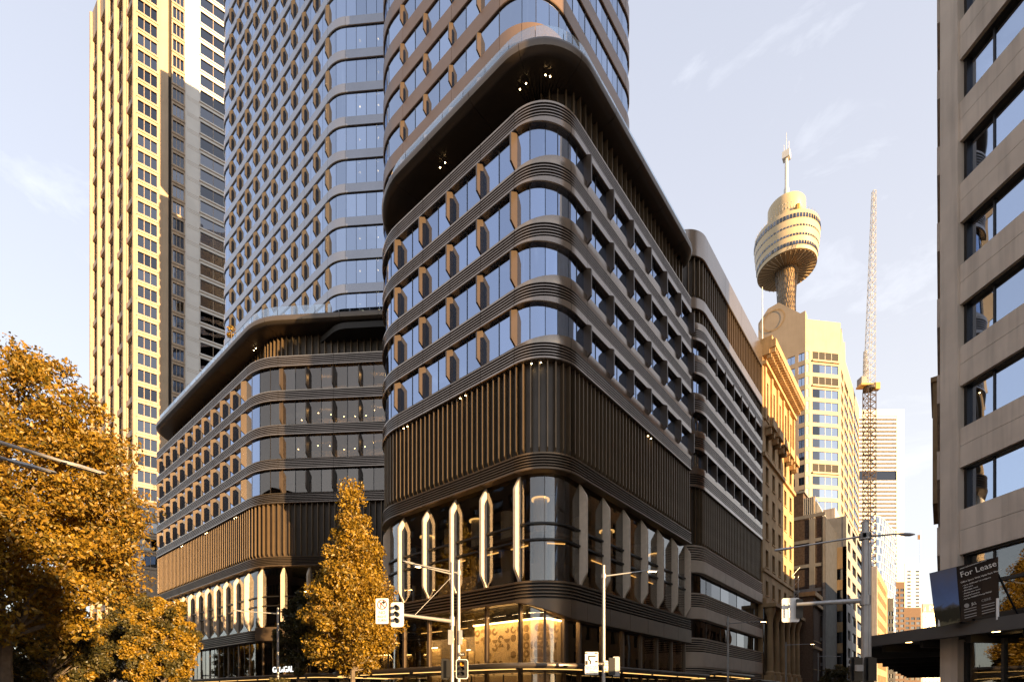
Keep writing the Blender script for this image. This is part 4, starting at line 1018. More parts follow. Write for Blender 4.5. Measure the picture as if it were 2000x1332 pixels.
lattice('a_frame', (cr.x - ex.x * 1.2, cr.y - ex.y * 1.2, zs_ + 1.6), (cr.x - ex.x * 1.4, cr.y - ex.y * 1.4, zs_ + 13), 1.2, 0.6, 7, 'crane_white', 0.09)
M = MB(); M.tube((cr.x - ex.x * 1.4, cr.y - ex.y * 1.4, zs_ + 13), (jt.x, jt.y, jt.z - 1), 0.06, n=4); M.build('pendant_line', 'galvanised', ck)
M = MB(); M.tube((jt.x + ex.x * 0.5, jt.y + ex.y * 0.5, jt.z), (cr.x + ex.x * 1.6, cr.y + ex.y * 1.6, zs_ + 2), 0.05, n=4); M.build('hoist_rope', 'galvanised', ck)
flush()

# --- far towers closing the street
bnd = at(1720, 1356, 480)
fb = thing('office_tower', (bnd.x, bnd.y, 0), 'far pale tower striped by dark horizontal window bands behind the crane', 'office tower')
Fz = Frame(at(1676, 1356, 480).to_2d(), CR.to_2d()); wz = 43.0; zt_ = EYE + (HOR - 800) * 0.48
M = MB(); fbox(M, Fz, 0.4, wz - 7, -30, -0.8, 0, zt_ - 1); M.build('tower_core', 'glass_office', fb)
M = MB(); fbox(M, Fz, wz - 7, wz, -31, 0.2, 0, zt_); M.build('end_pier', 'white_panel', fb)
M = MB(); fbox(M, Fz, 0, wz - 7, -30, 0.1, zt_ - 6, zt_); M.build('parapet', 'white_panel', fb)
z = 20.0
while z < zt_ - 7:
    if not (EYE + (HOR - 938) * 0.48 < z < EYE + (HOR - 924) * 0.48):
        M = MB(); fbox(M, Fz, 0, wz - 7, -28, 0.0, z, z + 2.2); M.build('spandrel_band', 'white_panel', fb)
    z += 3.75
cw = thing('office_building', tuple(at(1730, 1356, 300).to_2d()) + (0,), 'curved glass office building shining gold below the striped tower', 'office building')
CWp = Path([at(1700, 1356, 296).to_2d(), at(1722, 1356, 300).to_2d(), at(1750, 1356, 330).to_2d()], [0, 12, 0])
M = MB(); M.prism(CWp.poly(-0.3) + [at(1745, 1356, 360).to_2d(), at(1700, 1356, 360).to_2d()], 0, EYE + 348 * 0.3 - 2); M.build('building_core', 'interior_dark', cw)
rw = 0
for z in [18 + 4.4 * k for k in range(20)]:
    q = 0.0; rw += 1
    while q + 1.7 < CWp.len:
        M = MB(); M.sweep(CWp, q + 0.1, q + 1.6, ringbox(-0.2, -0.1, z, z + 3.7)); piece(cw, 'glass_panel', M, 'glass_light' if (int(q * 3) + rw) % 3 else 'white_panel'); q += 1.7
    M = MB(); M.sweep(CWp, 0, CWp.len, ringbox(-0.3, 0.05, z + 3.75, z + 4.35)); piece(cw, 'floor_band', M, 'white_panel', True)
flush(200)
def block(name, label, px0, px1, py, d, depth_, m, rows_=0, step=3.8, gm='glass_office', z0=6, ncol=3, frac=0.7):
    o = thing(name, tuple(at((px0 + px1) / 2, 1356, d).to_2d()) + (0,), label, 'building')
    F = Frame(at(px0, 1356, d).to_2d(), CR.to_2d()); w = (px1 - px0) / 1000 * d; h = EYE + (HOR - py) / 1000 * d
    n = int((h - z0 - 3) / step); cw_ = w / ncol
    grid_wall(o, F, 0, w, 0, h, [(cw_ * i + cw_ * (1 - frac) / 2, cw_ * i + cw_ * (1 + frac) / 2) for i in range(ncol)], rowz(z0, step * 0.55, step, n), m, gm, th=0.6, recess=0.35)
    M = MB(); fbox(M, F, 0.02, w - 0.02, -depth_, -0.62, 0, h - 0.3); M.build('building_core', m, o); flush(); return o, F, w, h
block('office_tower', 'dark narrow tower edge low in the street gap', 1733, 1745, 1168, 250, 20, 'black_wall', ncol=2)
block('office_tower', 'brown tower in the street gap under the striped tower', 1747, 1767, 1136, 380, 30, 'brick_brown', ncol=2)
gt, Fq, w, h = block('office_tower', 'pale concrete tower with slot windows below a flagpole', 1767, 1800, 1100, 560, 30, 'white_panel', ncol=2, frac=0.45)
M = MB(); p = at(1798, 1356, 566); M.tube((p.x, p.y, h), (p.x, p.y, h + 38), 0.6, 0.35, 6); M.build('flagpole', 'galvanised', gt)
M = MB(); fbox(M, Frame((p.x, p.y), CR.to_2d()), -3.2, -0.3, -0.1, 0.1, h + 28, h + 33); M.build('flag', 'brick_brown', gt)
block('office_building', 'low brick building at the foot of the pale concrete tower', 1767, 1799, 1186, 420, 20, 'brick_brown', ncol=3)
sg, Fq, w, h = block('office_building', 'gold-lit low office block with rooftop lettering at the street end', 1802, 1850, 1196, 640, 25, 'gold_panel', ncol=6, gm='glass_light')
M = MB(); fbox(M, Fq, 0.5, w - 0.5, -4, -0.7, h, h + 11); M.build('roof_sign', 'bronze_dark', sg)
x, y, z = Fq.p(14.5, -0.55, h + 5.5); txt('Mu', 9.5, 'white_sign', sg, (x, y, z), (R(90), 0, YAW), 0.1)
mat('logo_blue', (0.03, 0.16, 0.5), 0.5); mat('logo_orange', (0.6, 0.25, 0.05), 0.5)
for k, m_ in ((0, 'logo_blue'), (1, 'logo_orange')):
    M = MB(); M.add([Fq.p(2.2 + 2.4 * k, -0.6, h + 2), Fq.p(5.0 + 2.2 * k, -0.6, h + 2), Fq.p(3.9 + 2.3 * k, -0.6, h + 8.5)], [(0, 1, 2)]); M.build('logo', m_, sg)
# street end: low cross building
block('low_building', 'distant low building closing the end of the side street', 1700, 1850, 1318, 700, 25, 'concrete', ncol=20, z0=4)

# ------------------------------------------------------------------ concrete building at the right, chamfered to the corner
rb = thing('office_building', (12, 40, 0), 'brown concrete office block with ribbon windows at the right edge', 'office building')
Fch = Frame((0.0, 29.6), (0.72, -0.70)); CHL = 7.2
zc = rowz(9.5, 1.82, 3.48, 8)
cols = [(0.88, 6.9)]
RT = 52.0
W = MB(); fbox(W, Fch, 0, 0.80, -0.9, 0.10, 0, RT); pl = W.build('corner_pier', 'concrete', rb)
W = MB(); fbox(W, Fch, 6.9, CHL, -0.9, 0.10, 0, RT); W.build('corner_pier', 'concrete', rb)
zz = [7.62] + [c for r in zc for c in r] + [zc[-1][1] + 1.66]
for i in range(0, len(zz), 2):
    h2 = (zz[i] + zz[i + 1]) / 2 + 0.08
    for a, b in ((zz[i], h2 - 0.008), (h2 + 0.008, zz[i + 1])):
        for u0, u1 in ((0.80, 4.2), (4.215, 6.9)):
            M = MB(); fbox(M, Fch, u0 + 0.003, u1, -0.55, 0.0, a, b); M.build('spandrel_panel', 'concrete', rb)
    M = MB(); fbox(M, Fch, 0.80, 6.9, -0.6, -0.02, h2 - 0.05, h2 + 0.05); M.build('panel_joint', 'black_wall', rb)
ms_ = [0.88, 1.95, 3.12, 4.3, 5.5, 6.9]
for (z0, z1) in zc + [(4.9, 7.6)]:
    for a, b in zip(ms_[:-1], ms_[1:]):
        M = MB(); fbox(M, Fch, a + 0.04, b - 0.04, -0.38, -0.34, z0 + 0.05, z1 - 0.05); M.build('window_pane', 'glass_tower' if z0 > 8 else 'glass_clear', rb)
        M = MB(); fbox(M, Fch, b - 0.035, b + 0.035, -0.40, -0.30, z0, z1); M.build('mullion', 'frame_dark', rb)
    M = MB(); fbox(M, Fch, 0.81, 6.9, -0.42, -0.16, z0 - 0.03, z0 + 0.06); fbox(M, Fch, 0.81, 6.9, -0.42, -0.16, z1 - 0.06, z1 + 0.03); fbox(M, Fch, 0.81, 0.93, -0.42, -0.2, z0 + 0.06, z1 - 0.06); M.build('window_frame', 'frame_dark', rb)
for z in (6.2,):
    M = MB(); fbox(M, Fch, 0.9, 6.9, -0.38, -0.25, z, z + 0.14); M.build('window_bar', 'frame_dark', rb)
M = MB(); fbox(M, Fch, 1.0, 6.8, -1.6, -1.5, 4.6, 7.6); M.build('blind', 'column_white', rb)
M = MB(); M.prism([(0.9, 29.9), (5.6, 25.4), (60, 25.4), (60, 55), (0.9, 55)], 0, RT); M.build('building_core', 'interior_dark', rb)
M = MB(); M.box(9, 60, 32.5, 54.9, RT, 92); M.build('unseen_shade_tower', 'concrete', rb)  # unseen, added to shade the side-street face of the corner tower
Fst = Frame((0.0, 80), (0, -1))
W = MB(); fbox(W, Fst, 24.5, 50.35, -0.85, 0, 0, RT); W.build('street_wall', 'concrete', rb)
for k in range(8):
    M = MB(); fbox(M, Fst, 25.6, 49.5, 0.0, 0.18, 8 + 3.48 * k, 9.3 + 3.48 * k); M.build('spandrel_panel', 'concrete', rb)
nb_ = thing('sandstone_building', (6, 72, 0), 'sandstone front with projecting bay, a sliver past the brown concrete block', 'building')
M = MB(); fbox(M, Fst, 16.5, 23.5, -0.02, 0.62, 17.9, 28.2); M.build('projecting_bay', 'sandstone', nb_)
M = MB(); fbox(M, Fst, 16.3, 23.7, -0.02, 0.75, 28.2, 28.6); M.build('bay_cornice', 'sandstone', nb_)
Fn = Frame((0.12, 84), (0, -1)); Fn2 = Frame((0.2, 130), (0, -1))
grid_wall(nb_, Fn, 0, 28, 0, 44, [(2 + 4.0 * i, 3.8 + 4.0 * i) for i in range(6)], rowz(5.5, 2.3, 4.2, 9), 'sandstone', 'glass_office', th=0.6, recess=0.4)
M = MB(); fbox(M, Fn, 0.02, 27.98, -40, -0.62, 0, 43.5); M.build('building_core', 'sandstone', nb_)
n2_ = thing('brick_building', (8, 107, 0), 'unseen low brick row on the right of the side street, shading the sandstone bank', 'building')  # unseen row, height shaped to shade only the lower storeys of the sandstone bank
grid_wall(n2_, Fn2, 0, 45.9, 0, 23, [(2 + 4.0 * i, 3.8 + 4.0 * i) for i in range(11)], rowz(5.5, 2.3, 4.2, 4), 'brick_brown', 'glass_office', th=0.6, recess=0.4)
M = MB(); fbox(M, Fn2, 0.02, 45.88, -40, -0.62, 0, 22.5); M.build('building_core', 'brick_brown', n2_); flush()
Fso = Frame((5.04, 24.7), (1, 0)); W = MB(); fbox(W, Fso, 0.3, 55, -0.7, 0, 0, RT); W.build('avenue_wall', 'concrete', rb)
# shop glazing under the awning
M = MB(); fbox(M, Fch, 0.82, 6.88, -0.3, -0.25, 0.4, 3.9); M.build('shop_glass', 'glass_clear', rb)
for u in (0.9, 2.4, 3.9, 5.4, 6.8):
    M = MB(); fbox(M, Fch, u - 0.06, u + 0.06, -0.32, -0.16, 0, 3.9); M.build('shop_mullion', 'black_paint', rb)
M = MB(); fbox(M, Fch, 0.80, 6.88, -0.5, 0.05, 4.0, 4.85); M.build('shop_fascia', 'frame_dark', rb)
# awning along both streets
aw = [(-3.2, 80), (-3.2, 31.1), (2.35, 25.3), (3.4, 21.9), (58, 21.9), (58, 24.6), (5.2, 24.6), (-0.05, 29.7), (-0.05, 80)]
M = MB(); M.prism(aw, 4.10, 4.42); a_ = M.build('awning', 'grey_dark', rb)
def edge(M, a, b, w, z0, z1):
    F = Frame(a, (b[0] - a[0], b[1] - a[1])); l = (Vector(b) - Vector(a)).length; fbox(M, F, 0, l, -w / 2, w / 2, z0, z1)
M = MB(); edge(M, (-3.2, 80), (-3.2, 31.1), 0.1, 4.02, 4.50); M.build('fascia', 'grey_dark', a_)
M = MB(); edge(M, (-3.22, 31.1), (2.34, 25.28), 0.1, 4.0, 4.52); M.build('fascia', 'grey_dark', a_)
M = MB(); edge(M, (2.34, 25.28), (3.4, 21.9), 0.1, 4.01, 4.51); M.build('fascia', 'grey_dark', a_)
for k in range(9):
    M = MB(); y = 33 + 5 * k; fbox(M, Frame((-3.1, y), (1, 0)), 0, 3.0, -0.12, 0.12, 3.55, 4.09); M.build('awning_beam', 'black_wall', a_)
for k in range(4):
    q0 = Vector((-2.4 + 1.5 * k, 30.6 - 1.57 * k)); F = Frame(q0, (0.70, 0.72)); M = MB(); fbox(M, F, 0.3, 3.4, -0.10, 0.10, 3.75, 4.09); M.build('awning_beam', 'black_wall', a_)
for (x, y) in ((1.6, 27.3), (-1.2, 30.2), (3.3, 24.6)):
    M = MB(); M.lathe([(0.0, 4.085), (0.13, 4.085), (0.13, 4.10)], x, y, 14); M.build('downlight', 'warm_light', a_)
# leasing board standing on the awning
TL, TR, BR_, BL = at(1815, 1119, 20.9), at(1948, 1087, 18.9), at(1950, 1195, 18.9), at(1828, 1226, 20.9)
ls = thing('leasing_board', tuple((BL + BR_) / 2), 'black leasing board with a park photo leaning on the awning', 'sign')
nb = (BR_ - BL).cross(TL - BL).normalized()
if nb.dot(-CF) < 0: nb = -nb
def bpt(u, v, o_=0.0):
    a = BL.lerp(BR_, u); b = TL.lerp(TR, u); return a.lerp(b, v) + nb * o_
def plate(name, u0, u1, v0, v1, o0, o1, m, parent=None):
    q = [bpt(u, v, o_) for o_ in (o0, o1) for (u, v) in ((u0, v0), (u1, v0), (u1, v1), (u0, v1))]
    M = MB(); M.add(q, [(3, 2, 1, 0), (4, 5, 6, 7), (0, 1, 5, 4), (1, 2, 6, 5), (2, 3, 7, 6), (3, 0, 4, 7)]); return M.build(name, m, parent or ls)
pb = plate('board_panel', 0, 1, 0, 1, -0.05, 0.0, 'board_black')
plate('park_photo', 0.005, 0.42, 0.005, 0.995, 0.002, 0.006, 'park_photo')
ux = (BR_ - BL).normalized(); uy = (TL - BL); uy = (uy - ux * uy.dot(ux)).normalized()
rot = Matrix((ux, uy, ux.cross(uy))).transposed()
for s_, sz, v, u in (('www.realcommercial.com.au', 0.075, 0.945, 0.47), ('For Lease', 0.30, 0.83, 0.47), ('Office Space With Hyde Park Views*', 0.088, 0.695, 0.47), ('- Up to 10,201sqm* of contiguous', 0.068, 0.63, 0.49), ('  office space', 0.068, 0.585, 0.49),
                     ('- Affordable rental', 0.068, 0.535, 0.49), ('- Flexible lease terms', 0.068, 0.485, 0.49), ('- Fitted & Furnished', 0.068, 0.435, 0.49), ('- 4.5 Star NABERS Energy Rating*', 0.068, 0.385, 0.49), ('JLL', 0.14, 0.265, 0.61)):
    txt(s_, sz, 'white_sign', ls, bpt(u, v, 0.008), rot, 0.002, 'LEFT')
txt('CBRE', 0.13, 'grey_paint', ls, bpt(0.76, 0.275, 0.008), rot, 0.002, 'LEFT')
M = MB(); c = bpt(0.535, 0.262, 0.008); M.add([c + ux * (0.085 * math.cos(t)) + uy * (0.085 * math.sin(t)) for t in [2 * math.pi * i / 20 for i in range(20)]], [tuple(range(20))]); M.build('round_logo', 'grey_paint', ls)
for u in (0.49, 0.76):
    for v in (0.195, 0.15, 0.09, 0.045):
        plate('text_line', u, u + 0.19, v - 0.007, v + 0.007, 0.004, 0.008, 'grey_paint')
for u in (0.06, 0.985):
    a, b = bpt(u, 0.06, -0.02), bpt(u, 0.06, -0.02); M = MB(); M.tube((a.x, a.y, 4.42), (a.x, a.y, a.z + 0.4), 0.045, n=8); M.build('post', 'white_sign', ls)
for u, v in ((0.97, 0.75), (0.55, 0.08), (0.35, 0.08)):
    a = bpt(u, v, -0.05); b = a - nb * (1.5 if v > 0.5 else 0.5); M = MB(); M.tube(a, (b.x, b.y, 4.42), 0.035, n=6); M.build('stay', 'black_paint', ls)

# ------------------------------------------------------------------ street furniture
def dirang(v): return math.atan2(v.y, v.x)
def lamp_head(parent, p, d, lit, L_=0.75):
    """flat street light head at the end of an arm pointing along d"""
    d = Vector((d.x, d.y, 0)).normalized(); s = Vector((-d.y, d.x, 0)); M = MB(); rows_ = []
    for t, w, h in ((0, 0.05, 0.05), (0.12, 0.09, 0.07), (0.45, 0.13, 0.08), (L_ - 0.05, 0.12, 0.05), (L_, 0.06, 0.03)):
        c = Vector(p) + d * t; rows_.append([c + s * w + Vector((0, 0, -h / 2)), c + s * w * 0.7 + Vector((0, 0, h / 2)), c - s * w * 0.7 + Vector((0, 0, h / 2)), c - s * w + Vector((0, 0, -h / 2))])
    vs_ = [v for r in rows_ for v in r]; fs = []
    for i in range(4):
        for k in range(4): fs.append((i * 4 + k, i * 4 + (k + 1) % 4, i * 4 + 4 + (k + 1) % 4, i * 4 + 4 + k))
    fs += [(0, 1, 2, 3), (19, 18, 17, 16)]
    M.add(vs_, fs); o = M.build('lamp_head', 'galvanised', parent)
    M = MB(); c0_ = Vector(p) + d * 0.15 + Vector((0, 0, -0.052)); c1_ = Vector(p) + d * (L_ - 0.15) + Vector((0, 0, -0.048))
    M.add([c0_ + s * 0.08, c1_ + s * 0.08, c1_ - s * 0.08, c0_ - s * 0.08, c0_ + s * 0.08 + Vector((0, 0, 0.02)), c1_ + s * 0.08 + Vector((0, 0, 0.02)), c1_ - s * 0.08 + Vector((0, 0, 0.02)), c0_ - s * 0.08 + Vector((0, 0, 0.02))],
          [(3, 2, 1, 0), (0, 1, 5, 4), (1, 2, 6, 5), (2, 3, 7, 6), (3, 0, 4, 7)]); M.build('lamp_lens', 'street_light' if lit else 'column_white', o)
def street_lamp(label, base, h, arms, r=0.095, name='street_lamp', cat='street lamp', group=None):
    o = thing(name, (base.x, base.y, 0), label, cat, group)
    M = MB(); M.tube((base.x, base.y, 0), (base.x, base.y, 1.0), r * 1.35, n=14); M.tube((base.x, base.y, 1.0), (base.x, base.y, h), r * 1.15, r * 0.9, 14); M.build('pole', 'galvanised', o, smooth=True)
    M = MB(); M.lathe([(0, h + 0.04), (r, h + 0.02), (r, h - 0.02)], base.x, base.y, 12); M.build('cap', 'galvanised', o)
    for (z, end, lit) in arms:
        M = MB(); e = Vector(end); a = Vector((base.x, base.y, z)); dd = e - a
        M.tube(a, e, 0.045, 0.032, 8); M.build('arm', 'galvanised', o, smooth=True)
        M = MB(); M.tube((base.x, base.y, z - 0.12), (base.x, base.y, z + 0.12), r * 1.5, n=12); M.build('collar', 'galvanised', o, smooth=True)
        lamp_head(o, e, dd, lit)
    return o
def signal(parent, c, face, board=True, back=False, lens=('lens_dark', 'lens_dark', 'lens_dark'), h=1.0, rim=None, facem='black_paint'):
    """three-aspect signal head; face = horizontal direction it looks"""
    f = Vector((face.x, face.y, 0)).normalized(); s = Vector((-f.y, f.x, 0)); up = Vector((0, 0, 1)); c = Vector(c)
    def bx(M, sw, f0, f1, z0, z1):
        q = [c + s * a + f * b + up * z for z in (z0, z1) for (a, b) in ((-sw, f0), (sw, f0), (sw, f1), (-sw, f1))]
        M.add(q, [(0, 1, 2, 3), (7, 6, 5, 4), (0, 4, 5, 1), (1, 5, 6, 2), (2, 6, 7, 3), (3, 7, 4, 0)])
    M = MB(); bx(M, 0.17, -0.22, 0.0, -0.5 * h, 0.5 * h); body = M.build('signal_body', 'black_paint', parent)
    if board:
        rr = 0.12; hw, hh = 0.33, 0.62 * h; pts = []
        for cx_, cz_, a0 in ((hw - rr, hh - rr, 0), (-hw + rr, hh - rr, 90), (-hw + rr, -hh + rr, 180), (hw - rr, -hh + rr, 270)):
            for k in range(5): a = R(a0 + 22.5 * k); pts.append((cx_ + rr * math.cos(a), cz_ + rr * math.sin(a)))
        for sc_, o0, o1, m_ in (((1.0, 0.0, 0.012, rim) if rim else (1.0, 0.0, 0.012, facem)), (0.9, 0.013, 0.02, facem)):
            M = MB(); n = len(pts); M.add([c + s * (a * sc_) + up * (b * (sc_ if sc_ == 1 else 0.945)) + f * o0 for a, b in pts] + [c + s * (a * sc_) + up * (b * (sc_ if sc_ == 1 else 0.945)) + f * o1 for a, b in pts],
                  [tuple(range(n - 1, -1, -1)), tuple(range(n, 2 * n))] + [(i, (i + 1) % n, n + (i + 1) % n, n + i) for i in range(n)])
            M.build('target_board', m_, body)
    for k, z in enumerate((0.32 * h, 0.0, -0.32 * h)):
        cc = c + up * z; M = MB(); M.tube(cc + f * 0.021, cc + f * 0.03, 0.115, n=16); M.build('lens', lens[k], body)
        M = MB(); n = 12; vv = []
        for i in range(n + 1):
            a = R(-20 + 220 * i / n)
            for b in (0.02, 0.30 - 0.10 * abs(math.cos(a))): vv.append(cc + s * (0.135 * math.cos(a)) + up * (0.135 * math.sin(a)) + f * b)
        M.add(vv, [(2 * i, 2 * i + 1, 2 * i + 3, 2 * i + 2) for i in range(n)]); M.build('visor', 'black_paint', body)
    return body
def panel(parent, c, face, w, h, m, name='sign_panel', th=0.02, r=0.04, up=Vector((0, 0, 1))):
    f = Vector((face.x, face.y, 0)).normalized(); s = Vector((-f.y, f.x, 0)); c = Vector(c); pts = []
    for cx_, cz_, a0 in ((w / 2 - r, h / 2 - r, 0), (-w / 2 + r, h / 2 - r, 90), (-w / 2 + r, -h / 2 + r, 180), (w / 2 - r, -h / 2 + r, 270)):
        for k in range(4): a = R(a0 + 30 * k); pts.append((cx_ + r * math.cos(a), cz_ + r * math.sin(a)))
    n = len(pts); M = MB()
    M.add([c + s * a + up * b for a, b in pts] + [c + s * a + up * b + f * th for a, b in pts], [tuple(range(n - 1, -1, -1)), tuple(range(n, 2 * n))] + [(i, (i + 1) % n, n + (i + 1) % n, n + i) for i in range(n)])
    return M.build(name, m, parent)
def frot(face):                       # text rotation for a sign looking along face
    return (R(90), 0, math.atan2(face.x, -face.y))
def ringshape(parent, c, face, r0, r1, m, name='ring', n=28, a0=0, a1=360, o_=0.024):
    f = Vector((face.x, face.y, 0)).normalized(); s = Vector((-f.y, f.x, 0)); up = Vector((0, 0, 1)); c = Vector(c) + f * o_; M = MB(); vv = []
    for i in range(n + 1):
        a = R(a0 + (a1 - a0) * i / n)
        for rr in (r0, r1): vv.append(c + s * (rr * math.cos(a)) + up * (rr * math.sin(a)))
    M.add(vv, [(2 * i, 2 * i + 1, 2 * i + 3, 2 * i + 2) for i in range(n)]); return M.build(name, m, parent)
def stroke(parent, c, face, pts, w, m, name='arrow', o_=0.024):
    f = Vector((face.x, face.y, 0)).normalized(); s = Vector((-f.y, f.x, 0)); up = Vector((0, 0, 1)); c = Vector(c) + f * o_; M = MB()
    for k, ((a, b), (a2, b2)) in enumerate(zip(pts[:-1], pts[1:])):
        d = Vector((a2 - a, b2 - b)).normalized(); q = Vector((-d.y, d.x)) * w / 2; e = d * w * 0.4; o2 = f * (0.0006 * k)
        M.add([c + o2 + s * x + up * y for x, y in ((a + q.x - e.x, b + q.y - e.y), (a2 + q.x + e.x, b2 + q.y + e.y), (a2 - q.x + e.x, b2 - q.y + e.y), (a - q.x - e.x, b - q.y - e.y))], [(0, 3, 2, 1)])
    return M.build(name, m, parent)

# the pair of poles with the mast-arm signal in front of the corner
TOCAM = -CF
b1_ = at(883, 1356, 27.6)
sp = street_lamp('galvanised signal pole with mast arm, no right turn sign and lit lamp', b1_, 8.75, [], name='traffic_signal', cat='traffic signal')
e1 = at(826, 1107, 26.6)
M = MB(); a = Vector((b1_.x, b1_.y, at(883, 1121, 27.6).z)); M.tube(a, e1, 0.045, 0.032, 8); M.build('lamp_arm', 'galvanised', sp, smooth=True)
lamp_head(sp, e1, (e1 - a), True, 0.55)
m0 = at(883, 1213, 27.6); m1 = at(786, 1200, 25.3)
M = MB(); M.tube(m0, m1, 0.105, 0.075, 12); M.build('mast_arm', 'galvanised', sp, smooth=True)
M = MB(); M.tube((b1_.x, b1_.y, m0.z - 0.25), (b1_.x, b1_.y, m0.z + 0.25), 0.15, n=14); M.build('collar', 'galvanised', sp, smooth=True)
M = MB(); M.tube(at(880, 1128, 27.5), at(808, 1203, 25.9), 0.012, n=5); M.build('stay_wire', 'galvanised', sp)
fc = (Vector((0.55, -0.83, 0))).normalized()
signal(sp, at(776, 1200, 25.2), fc, facem='white_sign', rim='white_sign', h=0.98)
sc0 = at(746.5, 1193, 25.0)
panel(sp, sc0 - fc * 0.06, fc, 0.68, 1.28, 'black_paint', 'sign_back', 0.05)
pn = panel(sp, sc0, fc, 0.64, 1.24, 'white_sign')
ringshape(sp, sc0 + Vector((0, 0, 0.32)), fc, 0.205, 0.25, 'red_sign', 'prohibition_ring')
stroke(sp, sc0 + Vector((0, 0, 0.32)), fc, [(-0.06, -0.15), (-0.06, 0.06), (0.02, 0.10), (0.10, 0.10)], 0.055, 'black_paint')
stroke(sp, sc0 + Vector((0, 0, 0.32)), fc, [(0.06, 0.16), (0.14, 0.10), (0.06, 0.03)], 0.05, 'black_paint', o_=0.027)
stroke(sp, sc0 + Vector((0, 0, 0.32)), fc, [(-0.16, 0.16), (0.16, -0.16)], 0.04, 'red_sign', 'slash', o_=0.03)
for s_, sz, dz in (('NO', 0.22, -0.08), ('RIGHT', 0.16, -0.28), ('TURN', 0.17, -0.46)):
    txt(s_, sz, 'black_paint', sp, sc0 + fc * 0.026 + Vector((0, 0, dz)), frot(fc), 0.002)
signal(sp, at(870, 1306, 27.4), Vector((-1, -0.1, 0)), h=0.9)
p_ = at(880, 1244, 27.45); panel(sp, p_, TOCAM, 0.26, 0.80, 'galvanised', 'pole_plate')
b2_ = at(896, 1356, 28.1)
s2 = street_lamp('galvanised lamp pole beside the signal pole, amber signal and street sign on it', b2_, 9.0, [(at(896, 1119, 28.1).z, at(810, 1101, 26.0), False)], name='traffic_signal', cat='traffic signal')
signal(s2, at(902.5, 1306, 27.9), TOCAM + CR * 0.1, lens=('lens_amber', 'lens_dark', 'lens_dark'), h=0.86, rim='white_sign')
panel(s2, at(899.5, 1244, 27.9), TOCAM, 0.2, 0.78, 'galvanised', 'pole_plate')
q = at(902, 1277, 27.85); panel(s2, q, TOCAM, 0.34, 0.20, 'bronze_dark', 'street_sign'); txt('Park', 0.13, 'white_sign', s2, q + TOCAM * 0.024, frot(TOCAM), 0.001)
# pole in front of the right face
b3_ = at(1179, 1356, 28.6)
s3 = street_lamp('galvanised lamp pole with lit lamp, turn sign and grey signal back', b3_, 8.85, [(at(1179, 1125, 28.6).z, at(1262, 1114, 29.0), True)], name='traffic_signal', cat='traffic signal')
q = at(1155.5, 1286, 28.2); panel(s3, q, TOCAM, 0.72, 0.76, 'white_sign')
stroke(s3, q, TOCAM, [(0.20, 0.14), (-0.16, 0.14), (-0.16, -0.04), (-0.07, -0.14), (-0.07, -0.26)], 0.075, 'black_paint')
for dx, dz, w_, h_ in ((-0.29, 0.31, 0.13, 0.06), (0.24, 0.31, 0.16, 0.06), (-0.28, -0.22, 0.13, 0.22), (0.26, -0.15, 0.15, 0.09)):
    panel(s3, q + CR * dx + Vector((0, 0, dz)) + TOCAM * 0.02, TOCAM, w_, h_, 'black_paint', 'sign_block', 0.006, 0.01)
q2 = at(1155.5, 1306.5, 28.2); panel(s3, q2, TOCAM, 0.74, 0.40, 'white_sign')
for s_, dz in (('RIGHT TURN', 0.13), ('FROM LEFT', 0.02), ('ONLY', -0.10)): txt(s_, 0.12, 'black_paint', s3, q2 + TOCAM * 0.024 + Vector((0, 0, dz)), frot(TOCAM), 0.001)
q3 = at(1155.5, 1314.5, 28.15); panel(s3, q3, TOCAM, 0.74, 0.12, 'white_sign'); txt('BICYCLES ONLY', 0.085, 'black_paint', s3, q3 + TOCAM * 0.024, frot(TOCAM), 0.001)
q4 = at(1183.5, 1299.5, 28.4); panel(s3, q4, TOCAM, 0.24, 0.56, 'white_sign')
for s_, dz in (('ONE', 0.17), ('WAY', 0.01)): txt(s_, 0.11, 'black_paint', s3, q4 + TOCAM * 0.024 + Vector((0, 0, dz)), frot(TOCAM), 0.001)
stroke(s3, q4 + Vector((0, 0, -0.18)), TOCAM, [(0.08, 0), (-0.08, 0)], 0.03, 'black_paint'); stroke(s3, q4 + Vector((0, 0, -0.18)), TOCAM, [(-0.03, 0.05), (-0.085, 0), (-0.03, -0.05)], 0.025, 'black_paint', o_=0.028)
q5 = at(1172, 1295.5, 28.3); panel(s3, q5, TOCAM, 0.5, 0.15, 'bronze_dark', 'street_sign'); txt('Castlereagh St', 0.075, 'white_sign', s3, q5 + TOCAM * 0.024, frot(TOCAM), 0.001)
signal(s3, at(1194, 1301, 28.7), CF, h=0.95, board=False); panel(s3, at(1203.5, 1301, 28.6), TOCAM + CR * 0.2, 0.40, 1.10, 'grey_paint', 'target_board_back', 0.03, 0.06)
# tall signal pole at the right
b4_ = at(1690, 1356, 21.5)
s4 = street_lamp('tall galvanised signal pole at the right, white-backed signal on its long mast arm', b4_, 8.9, [(at(1690, 1046, 21.5).z, at(1548, 1069, 23.2), False), (at(1690, 1048, 21.5).z, at(1757, 1042, 21.9), False)], r=0.15, name='traffic_signal', cat='traffic signal')
m0 = at(1690, 1172, 21.5); m1 = at(1556, 1180, 22.6)
M = MB(); M.tube(m0, m1, 0.11, 0.08, 12); M.build('mast_arm', 'galvanised', s4, smooth=True)
M = MB(); M.tube((b4_.x, b4_.y, m0.z - 0.2), (b4_.x, b4_.y, m0.z + 0.2), 0.21, n=14); M.build('collar', 'galvanised', s4, smooth=True)
bdir = (CF * 0.80 - CR * 0.6).normalized()
signal(s4, at(1551, 1191, 23.4), CF * 0.9 - CR * 0.35, h=0.95, board=False)
